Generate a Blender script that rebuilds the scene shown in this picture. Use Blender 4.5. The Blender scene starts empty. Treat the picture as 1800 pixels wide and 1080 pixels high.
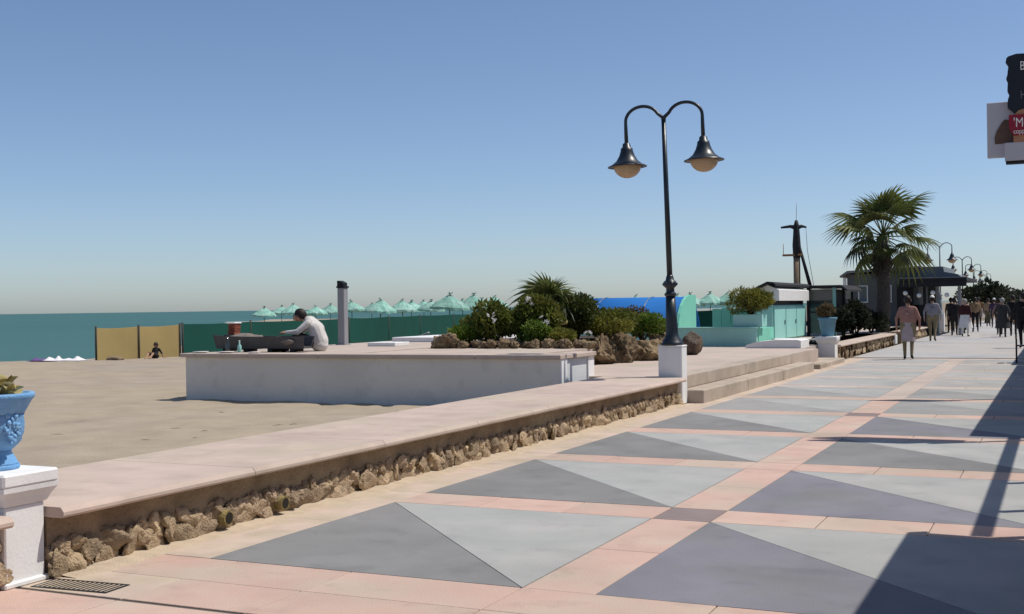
import bpy, bmesh, math, random
import numpy as np
from mathutils import Vector, Matrix, noise
R = math.radians
random.seed(7)
scene = bpy.context.scene
C = scene.collection

# ------------------------------------------------------------------ camera
cam_d = bpy.data.cameras.new('camera')
cam = bpy.data.objects.new('camera', cam_d); C.objects.link(cam)
cam_d.sensor_width = 36; cam_d.lens = 42.0; cam_d.clip_start = 0.1; cam_d.clip_end = 40000
cam.matrix_world = (Matrix.Translation((0, 0, 1.62)) @ Matrix.Rotation(R(24.7), 4, 'Z')
                    @ Matrix.Rotation(R(90), 4, 'X') @ Matrix.Rotation(-0.014, 4, 'Z'))
scene.camera = cam
# ------------------------------------------------------------------ sky and sun
SUN = Vector((0.48, 0.31, 1.0)).normalized()
world = bpy.data.worlds.new('World'); scene.world = world; world.use_nodes = True
wn = world.node_tree.nodes; wl = world.node_tree.links
sky = wn.new('ShaderNodeTexSky'); sky.sky_type = 'NISHITA'; sky.sun_disc = False
sky.sun_elevation = math.asin(SUN.z); sky.sun_rotation = math.atan2(SUN.x, SUN.y)
sky.altitude = 0; sky.air_density = 0.70; sky.dust_density = 0.7; sky.ozone_density = 3.2
wn['Background'].inputs['Strength'].default_value = 0.122
wl.new(sky.outputs[0], wn['Background'].inputs['Color'])
sl = bpy.data.lights.new('sun', 'SUN'); sl.energy = 4.15; sl.angle = R(0.5); sl.color = (1, 0.95, 0.87)
so = bpy.data.objects.new('sun', sl); C.objects.link(so); so.location = (20, 10, 40)
so.rotation_euler = (-SUN).to_track_quat('-Z', 'Y').to_euler()
scene.view_settings.view_transform = 'Standard'; scene.view_settings.look = 'None'
scene.view_settings.exposure = 0.0; scene.view_settings.gamma = 1.0
scene.view_settings.use_curve_mapping = False

# ------------------------------------------------------------------ materials
def mat(name, col, rough=0.8, var=0.12, scale=6.0, bump=0.0, bscale=60.0, rnd=0.0, col2=None, mix_scale=1.5,
        mix_at=(0.45, 0.65), metal=0.0, spec=0.3, detail=4.0, transl=0.0, stain=0.0):
    m = bpy.data.materials.new(name); m.use_nodes = True
    n = m.node_tree.nodes; l = m.node_tree.links
    b = n['Principled BSDF']; b.inputs['Roughness'].default_value = rough
    b.inputs['Metallic'].default_value = metal; b.inputs['Specular IOR Level'].default_value = spec
    geo = n.new('ShaderNodeNewGeometry')
    base = n.new('ShaderNodeRGB'); base.outputs[0].default_value = (*col, 1); out = base.outputs[0]
    def noise_tex(s, d=detail):
        t = n.new('ShaderNodeTexNoise'); t.inputs['Scale'].default_value = s; t.inputs['Detail'].default_value = d
        l.new(geo.outputs['Position'], t.inputs['Vector']); return t.outputs['Fac']
    if col2:
        mr = n.new('ShaderNodeMapRange'); mr.inputs[1].default_value, mr.inputs[2].default_value = mix_at
        l.new(noise_tex(mix_scale), mr.inputs[0])
        mx = n.new('ShaderNodeMix'); mx.data_type = 'RGBA'; l.new(mr.outputs[0], mx.inputs[0])
        l.new(out, mx.inputs[6]); mx.inputs[7].default_value = (*col2, 1); out = mx.outputs[2]
    if var or rnd:
        hs = n.new('ShaderNodeHueSaturation'); l.new(out, hs.inputs['Color'])
        mr = n.new('ShaderNodeMapRange'); mr.inputs[1].default_value = 0.25; mr.inputs[2].default_value = 0.75
        mr.inputs[3].default_value = 1 - var; mr.inputs[4].default_value = 1 + var
        l.new(noise_tex(scale), mr.inputs[0]); v = mr.outputs[0]
        if rnd:
            oi = n.new('ShaderNodeObjectInfo')
            r2 = n.new('ShaderNodeMapRange'); r2.inputs[3].default_value = 1 - rnd; r2.inputs[4].default_value = 1 + rnd
            l.new(oi.outputs['Random'], r2.inputs[0])
            mu = n.new('ShaderNodeMath'); mu.operation = 'MULTIPLY'; l.new(v, mu.inputs[0]); l.new(r2.outputs[0], mu.inputs[1]); v = mu.outputs[0]
        l.new(v, hs.inputs['Value']); out = hs.outputs[0]
    if stain:
        def darken(src, fac, lo, hi, amount):
            mr = n.new('ShaderNodeMapRange'); mr.inputs[1].default_value = lo; mr.inputs[2].default_value = hi
            mr.inputs[3].default_value = 1.0; mr.inputs[4].default_value = 1 - amount; l.new(fac, mr.inputs[0])
            vm = n.new('ShaderNodeVectorMath'); vm.operation = 'SCALE'; l.new(src, vm.inputs[0]); l.new(mr.outputs[0], vm.inputs['Scale'])
            return vm.outputs[0]
        out = darken(out, noise_tex(.55, 9), .50, .68, stain)
        out = darken(out, noise_tex(3.1, 10), .56, .66, stain * .8)
        out = darken(out, noise_tex(170, 3), .45, .75, stain * .9)
        mu_ = n.new('ShaderNodeTexVoronoi'); mu_.inputs['Scale'].default_value = 1.7; l.new(geo.outputs['Position'], mu_.inputs['Vector'])
        out = darken(out, mu_.outputs['Distance'], .035, .015, stain * 1.6)
    l.new(out, b.inputs['Base Color'])
    if bump:
        bp = n.new('ShaderNodeBump'); bp.inputs['Strength'].default_value = min(1, bump); bp.inputs['Distance'].default_value = 0.02
        l.new(noise_tex(bscale, 6), bp.inputs['Height']); l.new(bp.outputs[0], b.inputs['Normal'])
    if transl:
        tr = n.new('ShaderNodeBsdfTranslucent'); l.new(out, tr.inputs['Color'])
        ms = n.new('ShaderNodeMixShader'); ms.inputs[0].default_value = transl
        l.new(b.outputs[0], ms.inputs[1]); l.new(tr.outputs[0], ms.inputs[2]); l.new(ms.outputs[0], n['Material Output'].inputs['Surface'])
    return m

M = {}
M['pink'] = mat('pink concrete', (.56, .385, .315), .85, .10, 2.2, .25, 90, .05, (.50, .40, .32), 1.1, stain=0.13)
M['light'] = mat('pale grey concrete', (.365, .368, .35), .85, .08, 1.8, .2, 90, .04, (.39, .38, .36), .9, stain=0.1)
M['hazed'] = mat('faded grey concrete', (.305, .30, .288), .85, .09, 2.0, .2, 90, .05, (.32, .31, .295), .8, stain=0.12)  # farther rows lightened, distance haze put into the colour
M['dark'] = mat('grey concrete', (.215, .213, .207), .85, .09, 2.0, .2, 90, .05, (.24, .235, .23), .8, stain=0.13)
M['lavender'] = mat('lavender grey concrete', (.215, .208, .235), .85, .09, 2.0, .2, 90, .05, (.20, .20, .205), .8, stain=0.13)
M['hazed_more'] = mat('hazier grey concrete', (.385, .37, .35), .85, .09, 2.0, .2, 90, .05, (.40, .38, .36), .8, stain=.12)  # palest rows, more haze and low-angle sheen put into the grey
M['pink_pale'] = mat('hazed pink concrete', (.50, .41, .355), .85, .10, 2.2, .25, 90, .05, (.47, .405, .345), 1.1, stain=.12)  # pink of the far rows, lightened to imitate haze
M['brown_slab'] = mat('brown grey slab', (.24, .19, .18), .85, .1, 3, .2, 90, .05, stain=0.1)
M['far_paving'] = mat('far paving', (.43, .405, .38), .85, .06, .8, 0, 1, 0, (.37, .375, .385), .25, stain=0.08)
M['grout'] = mat('dark joint', (.13, .115, .10), .95, .15, 8)
M['edge'] = mat('sandy edge paving', (.56, .44, .36), .9, .10, 3, .3, 120, .03, (.50, .41, .31), 2.5, (.4, .6), stain=0.12)
M['terrace'] = mat('terrace concrete', (.50, .405, .345), .88, .07, 1.5, .15, 70, .02, (.47, .40, .33), .7, stain=0.12)
M['coping'] = mat('pinkish coping', (.52, .41, .345), .85, .09, 2.5, .2, 80, .04, (.49, .405, .32), .6, stain=0.12)
M['riser'] = mat('step concrete', (.42, .35, .28), .88, .10, 3, .2, 70, 0, (.50, .42, .35), 1.2, stain=0.15)
M['sand'] = mat('sand', (.36, .295, .21), .95, .13, 1.3, .6, 30, 0, (.33, .275, .215), .22, (.4, .6))
M['drift'] = mat('blown sand', (.50, .405, .295), .95, .12, 8, .6, 90)
M['stone'] = mat('rubble stone', (.40, .30, .19), .95, .30, 12, 1.0, 60, .30, (.30, .22, .15), 4)
M['mortar'] = mat('wall mortar', (.31, .235, .15), .95, .25, 5, 1.0, 35, 0, (.25, .18, .115), 1.5)
M['white'] = mat('white paint', (.78, .775, .76), .75, .04, 1.2, .12, 50, 0, (.72, .715, .70), .5, stain=.07)
M['front_shaded'] = mat('shaded white render', (.70, .67, .61), .8, .06, 1.2, .15, 40, 0, (.64, .615, .57), .6, stain=.10)  # white wall colour lowered to deepen the shade on its front face
M['white_grey'] = mat('pale grey paint', (.64, .655, .66), .75, .05, 1.5, .1, 50)
M['rock'] = mat('brown rock', (.155, .108, .062), .95, .40, 9, 1.0, 40, .22, (.26, .19, .11), 3.5, (.42, .68))
M['rock_dark'] = mat('dark rock', (.10, .072, .052), .8, .25, 9, 1.0, 25, .1, (.17, .12, .08), 4, spec=.5)
M['soil'] = mat('dark soil', (.06, .045, .032), 1, .3, 10, .6, 40)
M['iron'] = mat('dark painted iron', (.010, .016, .022), .38, .15, 6, .1, 40, spec=.5)
M['iron_grey'] = mat('grey painted iron', (.20, .22, .24), .4, .1, 6, spec=.5)
M['globe'] = mat('frosted lamp globe', (.62, .45, .28), .35, .03, 4, spec=.5, transl=.35)
M['blue'] = mat('glazed blue', (.15, .34, .60), .6, .14, 5, .4, 60, 0, (.22, .42, .64), 6, stain=.22)
M['blue_old'] = mat('weathered blue', (.10, .23, .33), .6, .12, 5, .2, 50)
M['tarp'] = mat('blue canvas', (.020, .15, .45), .85, .06, 1.5, .15, 8, spec=.15)
M['mint'] = mat('mint paint', (.20, .58, .44), .7, .06, 1.5, .08, 50)
M['mint_pale'] = mat('pale mint paint', (.30, .62, .56), .7, .05, 1.5, .08, 50)
M['mint_grey'] = mat('grey and shaded mint', (.27, .50, .45), .75, .06, 2, .08, 50)  # greyer mint, also painted on faces that stand in shade
M['green_net'] = mat('dark green windbreak cloth', (.003, .078, .056), .8, .15, .5, .2, 3, transl=.25)
M['tan_net'] = mat('tan windbreak cloth', (.66, .52, .24), .85, .06, .8, .2, 4, transl=.5)
M['post_dark'] = mat('dark post', (.05, .042, .035), .8, .1, 5)
M['grey_post'] = mat('grey steel post', (.27, .27, .28), .5, .06, 3, spec=.4)
M['grill'] = mat('dark grey metal', (.055, .055, .058), .55, .2, 6, .2, 40, spec=.4)
M['brick'] = mat('red brown brick', (.24, .065, .035), .9, .25, 14, .6, 60, .15)
M['ash'] = mat('ash', (.20, .17, .15), 1, .2, 12, .6, 40)
M['paper'] = mat('white ceramic', (.78, .76, .73), .5, .03, 6)
M['umbrella'] = mat('mint umbrella canvas', (.24, .47, .38), .85, .28, 3.5, .6, 7, .15, (.36, .54, .47), 1.8, transl=.15)
M['tuft'] = mat('frayed umbrella tuft', (.07, .22, .17), .9, .3, 5)
M['towel'] = mat('white towel', (.75, .72, .74), .95, .06, 8, .6, 20)
M['towel_purple'] = mat('purple towel', (.14, .08, .22), .95, .15, 8, .5, 20)
M['wood'] = mat('varnished wood', (.30, .155, .065), .6, .2, 9, .2, 30)
M['wood_grey'] = mat('weathered wood', (.22, .16, .10), .8, .2, 8, .3, 30)
M['wood_dark'] = mat('dark timber', (.022, .022, .024), .75, .2, 8, .2, 30)
M['hull'] = mat('white hull paint', (.80, .78, .74), .45, .04, 3, spec=.5)
M['glass'] = mat('dark glass', (.03, .04, .04), .08, .1, 2, spec=.8)
M['house'] = mat('dark grey render', (.085, .095, .095), .85, .08, 1.2, .1, 30)
M['roof'] = mat('grey roof', (.16, .175, .185), .7, .12, 2, .2, 30)
M['black'] = mat('near black paint', (.010, .010, .013), .6, .1, 4)
M['canopy_black'] = mat('dark canopy cloth', (.016, .016, .020), .7, .1, 4)
M['facade'] = mat('cream facade', (.55, .50, .42), .85, .06, 1, .1, 40)
M['awning'] = mat('cream awning cloth', (.55, .47, .38), .85, .06, 2)
M['rubber'] = mat('black rubber', (.012, .012, .012), .6, .1, 5)
M['pipe'] = mat('yellowish drain pipe', (.24, .185, .075), .85, .35, 18, .8, 50)
M['hole'] = mat('dark hollow', (.02, .016, .012), 1, 0)
M['sign_white'] = mat('sign panel', (.50, .48, .50), .5, .03, 4)
M['sign_black'] = mat('sign black', (.013, .014, .022), .4, .1, 5)
M['sign_red'] = mat('sign red', (.28, .012, .03), .4, .05, 6)
M['sign_tan'] = mat('sign tan', (.42, .20, .10), .5, .12, 12)
M['sign_brown'] = mat('sign brown', (.12, .065, .045), .5, .2, 14)
M['letter'] = mat('cream lettering', (.85, .80, .74), .5, 0)
M['letter_grey'] = mat('grey lettering', (.16, .17, .18), .5, 0)
M['agave'] = mat('yellow green succulent', (.40, .32, .12), .6, .2, 10, .1, 30, .2, (.50, .42, .22), 9, transl=.15)
M['leaf_dark'] = mat('dark leaves', (.062, .080, .018), .7, .40, 3.5, 0, 1, 0, (.105, .115, .025), 2.2, transl=.3)
M['leaf_mid'] = mat('mid green leaves', (.11, .135, .022), .7, .40, 4, 0, 1, 0, (.17, .175, .035), 2.5, transl=.35)
M['leaf_bright'] = mat('bright green leaves', (.16, .23, .03), .7, .30, 5, 0, 1, 0, (.10, .18, .02), 3, transl=.3)
M['leaf_yellow'] = mat('yellow green leaves', (.22, .21, .035), .7, .30, 5, 0, 1, 0, (.13, .14, .02), 3, transl=.25)
M['leaf_dry'] = mat('dry leaves', (.16, .12, .06), .8, .30, 5, 0, 1, 0, (.10, .075, .035), 3, transl=.2)
M['hedge'] = mat('dark hedge leaves', (.026, .034, .018), .8, .35, 4, 0, 1, 0, (.040, .050, .022), 2, transl=.15)
M['palm'] = mat('palm blades', (.10, .125, .035), .55, .30, 1.5, 0, 1, .25, (.15, .16, .045), 1.2, transl=.25)
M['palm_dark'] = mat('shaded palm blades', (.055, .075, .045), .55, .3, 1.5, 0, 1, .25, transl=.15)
M['palm_dead'] = mat('dead palm thatch', (.085, .070, .050), .9, .3, 6, .4, 20, .2)
M['trunk'] = mat('palm trunk', (.075, .062, .050), .95, .3, 10, .8, 25)
M['petal'] = mat('white petals', (.80, .78, .74), .7, .04, 9, transl=.2)
M['hill'] = mat('hill scrub', (.050, .056, .038), .95, .3, .05, 0, 1, 0, (.075, .07, .05), .03)
M['land'] = mat('dry earth', (.25, .20, .14), .95, .15, .3)
M['skin'] = mat('skin', (.42, .24, .16), .6, .05, 8)
M['hair_dark'] = mat('dark hair', (.018, .012, .010), .6, .2, 30)
M['hair_grey'] = mat('grey hair', (.30, .28, .26), .7, .15, 30)
M['cap_white'] = mat('white cap cloth', (.75, .73, .70), .8, .04, 10)
def cloth(key, col): M[key] = mat(key.replace('_', ' '), col, .9, .12, 7, .3, 18)
for k, c in dict(cloth_pink=(.32, .17, .14), cloth_mauve=(.38, .32, .33), cloth_grey=(.26, .25, .28), cloth_khaki=(.22, .18, .11),
                 cloth_black=(.018, .016, .018), cloth_maroon=(.05, .014, .016), cloth_white=(.72, .70, .68), cloth_shirt=(.56, .53, .50),
                 cloth_brown=(.15, .075, .035), cloth_purple=(.05, .03, .07), cloth_rose=(.24, .15, .14), cloth_navy=(.03, .03, .045),
                 cloth_tan=(.30, .20, .12), cloth_charcoal=(.045, .043, .045), cloth_olive=(.10, .09, .05)).items(): cloth(k, c)

def sea_material():
    m = bpy.data.materials.new('sea water'); m.use_nodes = True
    n = m.node_tree.nodes; l = m.node_tree.links; b = n['Principled BSDF']
    geo = n.new('ShaderNodeNewGeometry')
    mp = n.new('ShaderNodeMapping'); mp.inputs['Scale'].default_value = (.012, .004, .01); l.new(geo.outputs['Position'], mp.inputs[0])
    t = n.new('ShaderNodeTexNoise'); t.inputs['Scale'].default_value = 1.0; t.inputs['Detail'].default_value = 5; l.new(mp.outputs[0], t.inputs[0])
    cr = n.new('ShaderNodeValToRGB'); cr.color_ramp.elements[0].position = .35; cr.color_ramp.elements[1].position = .7
    cr.color_ramp.elements[0].color = (.046, .122, .118, 1); cr.color_ramp.elements[1].color = (.058, .142, .134, 1)
    l.new(t.outputs['Fac'], cr.inputs[0]); l.new(cr.outputs[0], b.inputs['Base Color'])
    b.inputs['Roughness'].default_value = .55; b.inputs['Specular IOR Level'].default_value = .12
    w = n.new('ShaderNodeTexNoise'); w.inputs['Scale'].default_value = .9; w.inputs['Detail'].default_value = 6; l.new(geo.outputs['Position'], w.inputs[0])
    bp = n.new('ShaderNodeBump'); bp.inputs['Strength'].default_value = .5; bp.inputs['Distance'].default_value = .25
    l.new(w.outputs['Fac'], bp.inputs['Height']); l.new(bp.outputs[0], b.inputs['Normal'])
    return m
M['sea'] = sea_material()

# ------------------------------------------------------------------ mesh helpers
class MB:
    def __init__(s): s.v = []; s.f = []; s.m = []; s.sm = []
    def add(s, vs, fs, mi=0, smooth=False):
        o = len(s.v); s.v += [tuple(v) for v in vs]
        for f in fs: s.f.append(tuple(i + o for i in f)); s.m.append(mi); s.sm.append(smooth)
        return s
    def box(s, x0, x1, y0, y1, z0, z1, mi=0, b=0.0):
        if b <= 0:
            vs = [(x, y, z) for z in (z0, z1) for y in (y0, y1) for x in (x0, x1)]
            return s.add(vs, [(0, 2, 3, 1), (4, 5, 7, 6), (0, 1, 5, 4), (2, 6, 7, 3), (0, 4, 6, 2), (1, 3, 7, 5)], mi)
        b = min(b, (x1 - x0) / 2.1, (y1 - y0) / 2.1, (z1 - z0) / 2.1)
        def ring(i, z): return [(x0 + i, y0 + i, z), (x1 - i, y0 + i, z), (x1 - i, y1 - i, z), (x0 + i, y1 - i, z)]
        def oct_(z, i):   # chamfered-corner ring
            return [(x0 + b + i * 0, y0 + i, z), (x1 - b, y0 + i, z), (x1 - i, y0 + b, z), (x1 - i, y1 - b, z), (x1 - b, y1 - i, z), (x0 + b, y1 - i, z), (x0 + i, y1 - b, z), (x0 + i, y0 + b, z)]
        vs = oct_(z0, b) + oct_(z0 + b, 0) + oct_(z1 - b, 0) + oct_(z1, b)
        fs = [tuple(range(7, -1, -1)), tuple(range(24, 32))]
        for k in range(3):
            for i in range(8): fs.append((k * 8 + i, k * 8 + (i + 1) % 8, (k + 1) * 8 + (i + 1) % 8, (k + 1) * 8 + i))
        return s.add(vs, fs, mi)
    def prism(s, poly, z0, z1, mi=0):
        n = len(poly); vs = [(x, y, z0) for x, y in poly] + [(x, y, z1) for x, y in poly]
        fs = [tuple(range(n - 1, -1, -1)), tuple(range(n, 2 * n))] + [(i, (i + 1) % n, n + (i + 1) % n, n + i) for i in range(n)]
        return s.add(vs, fs, mi)
    def prism_xz(s, poly, y0, y1, mi=0):   # outline in x,z, thickness in y
        n = len(poly); vs = [(x, y0, z) for x, z in poly] + [(x, y1, z) for x, z in poly]
        fs = [tuple(range(n)), tuple(range(2 * n - 1, n - 1, -1))] + [((i + 1) % n, i, n + i, n + (i + 1) % n) for i in range(n)]
        return s.add(vs, fs, mi)
    def prism_yz(s, poly, x0, x1, mi=0):
        n = len(poly); vs = [(x0, y, z) for y, z in poly] + [(x1, y, z) for y, z in poly]
        fs = [tuple(range(n - 1, -1, -1)), tuple(range(n, 2 * n))] + [(i, (i + 1) % n, n + (i + 1) % n, n + i) for i in range(n)]
        return s.add(vs, fs, mi)
    def lathe(s, prof, n=24, c=(0, 0), mi=0, smooth=True, sx=1, sy=1):
        vs = []
        for r, z in prof:
            for i in range(n):
                a = 2 * math.pi * i / n; vs.append((c[0] + sx * r * math.cos(a), c[1] + sy * r * math.sin(a), z))
        fs = []
        for k in range(len(prof) - 1):
            for i in range(n): fs.append((k * n + i, k * n + (i + 1) % n, (k + 1) * n + (i + 1) % n, (k + 1) * n + i))
        s.add(vs, fs, mi, smooth); o = len(s.v) - len(vs)
        s.f.append(tuple(o + i for i in range(n - 1, -1, -1))); s.m.append(mi); s.sm.append(False)
        s.f.append(tuple(o + (len(prof) - 1) * n + i for i in range(n))); s.m.append(mi); s.sm.append(False)
        return s
    def tube(s, pts, rad, n=8, mi=0, smooth=True):
        pts = [Vector(p) for p in pts]; rad = rad if isinstance(rad, (list, tuple)) else [rad] * len(pts)
        vs = []; up = Vector((0, 0, 1))
        d0 = (pts[1] - pts[0]).normalized(); u = d0.orthogonal().normalized()
        for i, p in enumerate(pts):
            d = (pts[min(i + 1, len(pts) - 1)] - pts[max(i - 1, 0)]).normalized()
            u = (u - d * u.dot(d)).normalized(); w = d.cross(u)
            for k in range(n):
                a = 2 * math.pi * k / n; vs.append(p + (u * math.cos(a) + w * math.sin(a)) * rad[i])
        fs = [(k * n + i, k * n + (i + 1) % n, (k + 1) * n + (i + 1) % n, (k + 1) * n + i) for k in range(len(pts) - 1) for i in range(n)]
        o = len(s.v); s.add(vs, fs, mi, smooth)
        for base, rev in ((0, True), ((len(pts) - 1) * n, False)):
            f = [o + base + i for i in range(n)]; s.f.append(tuple(f[::-1] if rev else f)); s.m.append(mi); s.sm.append(False)
        return s
    def ball(s, c, r, n=10, mi=0, sc=(1, 1, 1)):
        prof = [(max(1e-4, math.cos(t) * r), math.sin(t) * r) for t in [(-.5 + k / n) * math.pi for k in range(n + 1)]]
        o = len(s.v); s.lathe(prof, n * 2, (0, 0), mi)
        s.v[o:] = [(c[0] + x * sc[0], c[1] + y * sc[1], c[2] + z * sc[2]) for x, y, z in s.v[o:]]
        return s
    def mesh(s, name, mats):
        me = bpy.data.meshes.new(name); me.from_pydata(s.v, [], s.f)
        for k in (mats if isinstance(mats, (list, tuple)) else [mats]): me.materials.append(M[k])
        me.polygons.foreach_set('material_index', s.m); me.polygons.foreach_set('use_smooth', s.sm); me.update()
        return me
    def build(s, name, mats, parent=None, loc=None):
        return obj(name, s.mesh(name, mats), parent, loc)
def obj(name, me, parent=None, loc=None, rot=None, sc=None):
    o = bpy.data.objects.new(name, me); C.objects.link(o)
    if parent: o.parent = parent
    if loc is not None: o.location = loc
    if rot is not None: o.rotation_euler = rot
    if sc is not None: o.scale = sc if isinstance(sc, (tuple, list)) else (sc,) * 3
    return o
def tag(o, label, cat, group=None):
    o['label'] = label; o['category'] = cat
    if group: o['group'] = group
    return o
def thing(name, label, cat, loc=(0, 0, 0), rz=0.0, group=None, sc=1.0):
    o = bpy.data.objects.new(name, None); C.objects.link(o); o.location = loc; o.rotation_euler = (0, 0, rz); o.scale = (sc,) * 3
    o.empty_display_size = .1
    return tag(o, label, cat, group)
def struct(o): o['kind'] = 'structure'; return o
def copy_tree(o, parent=None):
    c = o.copy(); C.objects.link(c)
    if parent: c.parent = parent
    for ch in list(o.children): copy_tree(ch, c)
    return c
def rock_mesh(name, m, seed, sub=3, rough=.28, squash=(1, 1, 1), craggy=.0):
    rng = random.Random(seed); bm = bmesh.new(); bmesh.ops.create_icosphere(bm, subdivisions=sub, radius=1.0)
    off = Vector((rng.random() * 50, rng.random() * 50, rng.random() * 50))
    cuts = [(Vector((rng.gauss(0, 1), rng.gauss(0, 1), rng.gauss(0, 1))).normalized(), rng.uniform(.55, .85)) for _ in range(11)]
    for v in bm.verts:
        p = v.co.copy()
        for nrm, dd in cuts:
            k = p.dot(nrm)
            if k > dd: p -= nrm * (k - dd) * .85
        p *= 1 + rough * noise.fractal(v.co * 1.6 + off, 1.0, 2.0, 4)
        if craggy: p *= 1 + craggy * (noise.turbulence(v.co * 2.6 + off, 5, True) - .45)
        v.co = Vector((p.x * squash[0], p.y * squash[1], p.z * squash[2]))
    me = bpy.data.meshes.new(name); bm.to_mesh(me); bm.free(); me.materials.append(M[m])
    for p in me.polygons: p.use_smooth = sub >= 3
    return me

# ------------------------------------------------------------------ the large structure: sea, beach, land, hill
def beach_edge(y): return -32.6 + max(-6, min(y - 29.5, 6)) * .55 - max(0, y - 36) * .78
def beach_z(x, y):
    z = -max(0, y - 36) * .012 if y > 36 else 0
    z = max(z, -.75)
    e = beach_edge(y)
    if x < e: z -= (e - x) * .16
    d = max(0, -7 - x)
    if d < 4: z += .12 * (1 - d / 4) ** 2
    return z
xs = [-190, -150, -120, -100, -80, -65, -55, -48, -42, -38, -36] + [round(-35 + .22 * i, 3) for i in range(91)] + [round(-15 + .11 * i, 3) for i in range(74)]
ys = [-40, -20, -8, 0] + [round(3 + .12 * i, 3) for i in range(125)] + [round(18 + .3 * i, 3) for i in range(70)] + [40, 45, 50, 58, 66, 76, 88, 100, 115, 130, 160, 200, 260]
def sand_h(x, y):
        z = beach_z(x, y)
        if x > -36 and 2 < y < 39:
            q = Vector((x, y, 0))
            z += .030 * noise.noise(q * 1.1) + .022 * noise.noise(q * 2.7 + Vector((9, 3, 0))) + .010 * noise.noise(q * 6.5)
            k = noise.noise(q * 3.1 + Vector((40, 7, 2)))
            if k > .32: z -= min(.035, (k - .32) * .16)
        return z
vs = [(x, y, sand_h(x, y)) for y in ys for x in xs]
nx = len(xs)
fs = [(j * nx + i, j * nx + i + 1, (j + 1) * nx + i + 1, (j + 1) * nx + i) for j in range(len(ys) - 1) for i in range(nx - 1)]
struct(MB().add(vs, fs, 0, True).build('beach', 'sand'))
struct(MB().add([(-26000, -9000, -1.5), (-34, -9000, -1.5), (-34, 36, -1.5), (-220, 280, -1.5), (-1500, 30000, -1.5), (-26000, 30000, -1.5)], [(0, 1, 2, 3, 4, 5)]).build('sea', 'sea'))
struct(MB().add([(-7.2, -60, -.13), (400, -60, -.13), (400, 1500, -.13), (-250, 1500, -.13), (-60, 180, -.13), (-7.2, 90, -.13)], [(0, 1, 2, 3, 4, 5)]).build('ground', 'land'))
# hill far down the coast
hv = []; hn = 60
for j in range(14):
    for i in range(hn):
        x = -24 + i * 4.2; y = 290 + j * 16
        env = min(1, max(0, (i - 1) / 9)) * (1 - abs(j - 5) / 9 if j > 5 else (j / 5) ** .7)
        h = 8.5 * env * (.62 + .9 * abs(noise.noise(Vector((x * .025, y * .02, 3)))) + .25 * noise.noise(Vector((x * .11, y * .1, 8))))
        hv.append((x, y, -.2 + max(0, h)))
hf = [(j * hn + i, j * hn + i + 1, (j + 1) * hn + i + 1, (j + 1) * hn + i) for j in range(13) for i in range(hn - 1)]
struct(MB().add(hv, hf, 0, True).build('hill', 'hill'))

# ------------------------------------------------------------------ promenade with its slabs
prom = struct(MB().box(-6.3, 6.0, -12, 36.05, -.14, -.009).build('promenade', 'grout'))
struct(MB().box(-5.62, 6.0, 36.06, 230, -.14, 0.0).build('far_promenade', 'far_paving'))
cache = {}
def slab(kind, w, l, x, y, m):
    key = (kind, round(w, 3), round(l, 3), m); g = .004
    if key not in cache:
        b = MB()
        if kind == 'rect': b.box(g, w - g, g, l - g, -.03, 0, 0, .003)
        elif kind == 'near': b.prism([(g, g), (w - 2.4 * g, g), (g, l - 2.4 * g)], -.03, 0)
        else: b.prism([(w - g, 2.4 * g), (w - g, l - g), (2.4 * g, l - g)], -.03, 0)
        cache[key] = b.mesh('paving_slab', m)
    return obj('paving_slab', cache[key], prom, (x, y, random.uniform(-.001, .001)))
PITCH, SQ = 2.93, 2.40
COLS = ((-5.10, 2.25, 'dark'), (-2.40, 2.30, 'lavender'))
Y0 = 6.28
for r in range(10):
    y = Y0 + r * PITCH; PK = 'pink_pale' if r >= 5 else 'pink'  # colours pale with distance in place of haze
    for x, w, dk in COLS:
        slab('near', w, SQ, x, y, 'hazed_more' if r >= 6 else 'hazed' if r >= 4 else 'dark' if (r % 3 == 2) else dk); slab('far', w, SQ, x, y, 'light')
        for k in range(3): slab('rect', w / 3, PITCH - SQ, x + k * w / 3, y + SQ, PK)
    for k in range(2): slab('rect', .45, SQ / 2, -2.85, y + k * SQ / 2, PK)
    slab('rect', .45, PITCH - SQ, -2.85, y + SQ, 'brown_slab' if r in (0, 3) else PK)
    for k in range(2): slab('rect', .5, PITCH / 2, -5.60, y + k * PITCH / 2, 'edge')
    slab('rect', .45, PITCH, -.10, y, 'pink'); slab('near', 2.3, SQ, .35, y, 'dark'); slab('far', 2.3, SQ, .35, y, 'light')
    slab('rect', 2.3, PITCH - SQ, .35, y + SQ, 'pink'); slab('rect', 3.3, PITCH, 2.65, y, 'pink')
for k, (xa, xb) in enumerate(((-5.66, -4.86), (-4.86, -4.0), (-4.0, -2.85), (-2.85, -1.7), (-1.7, -.1), (-.1, 2.65), (2.65, 5.95))):
    slab('rect', xb - xa, .54, xa, 5.74, 'pink'); slab('rect', xb - xa, .53, xa, 5.21, 'edge' if k == 0 else 'pink')
    for q in range(4): slab('rect', xb - xa, 1.3, xa, 5.175 - 1.3 * (q + 1), 'pink')
# open expansion joint at the front of the paving
# ------------------------------------------------------------------ terrace and steps
T = .44
ter = struct(MB().box(-12.5, -5.70, 18.73, 31.2, -.1, T).box(-12.5, -6.16, 31.2, 62, -.1, T).build('terrace', 'terrace'))
st = struct(bpy.data.objects.new('terrace_steps', None)); C.objects.link(st); st['label'] = 'two long shallow concrete steps up to the terrace'
for k, (ya, yb) in enumerate(((19.04, 22.1), (22.105, 25.2), (25.205, 28.6))):
    MB().box(-5.698, -5.33, ya, yb, -.02, .22, 0, .015).build('step', 'riser', st)
for k, (ya, yb) in enumerate(((19.04, 23.4), (23.405, 27.9))):
    MB().box(-6.05, -5.695, ya, yb, .223, T + .004, 0, .012).build('step_edge', 'riser', st)

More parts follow.
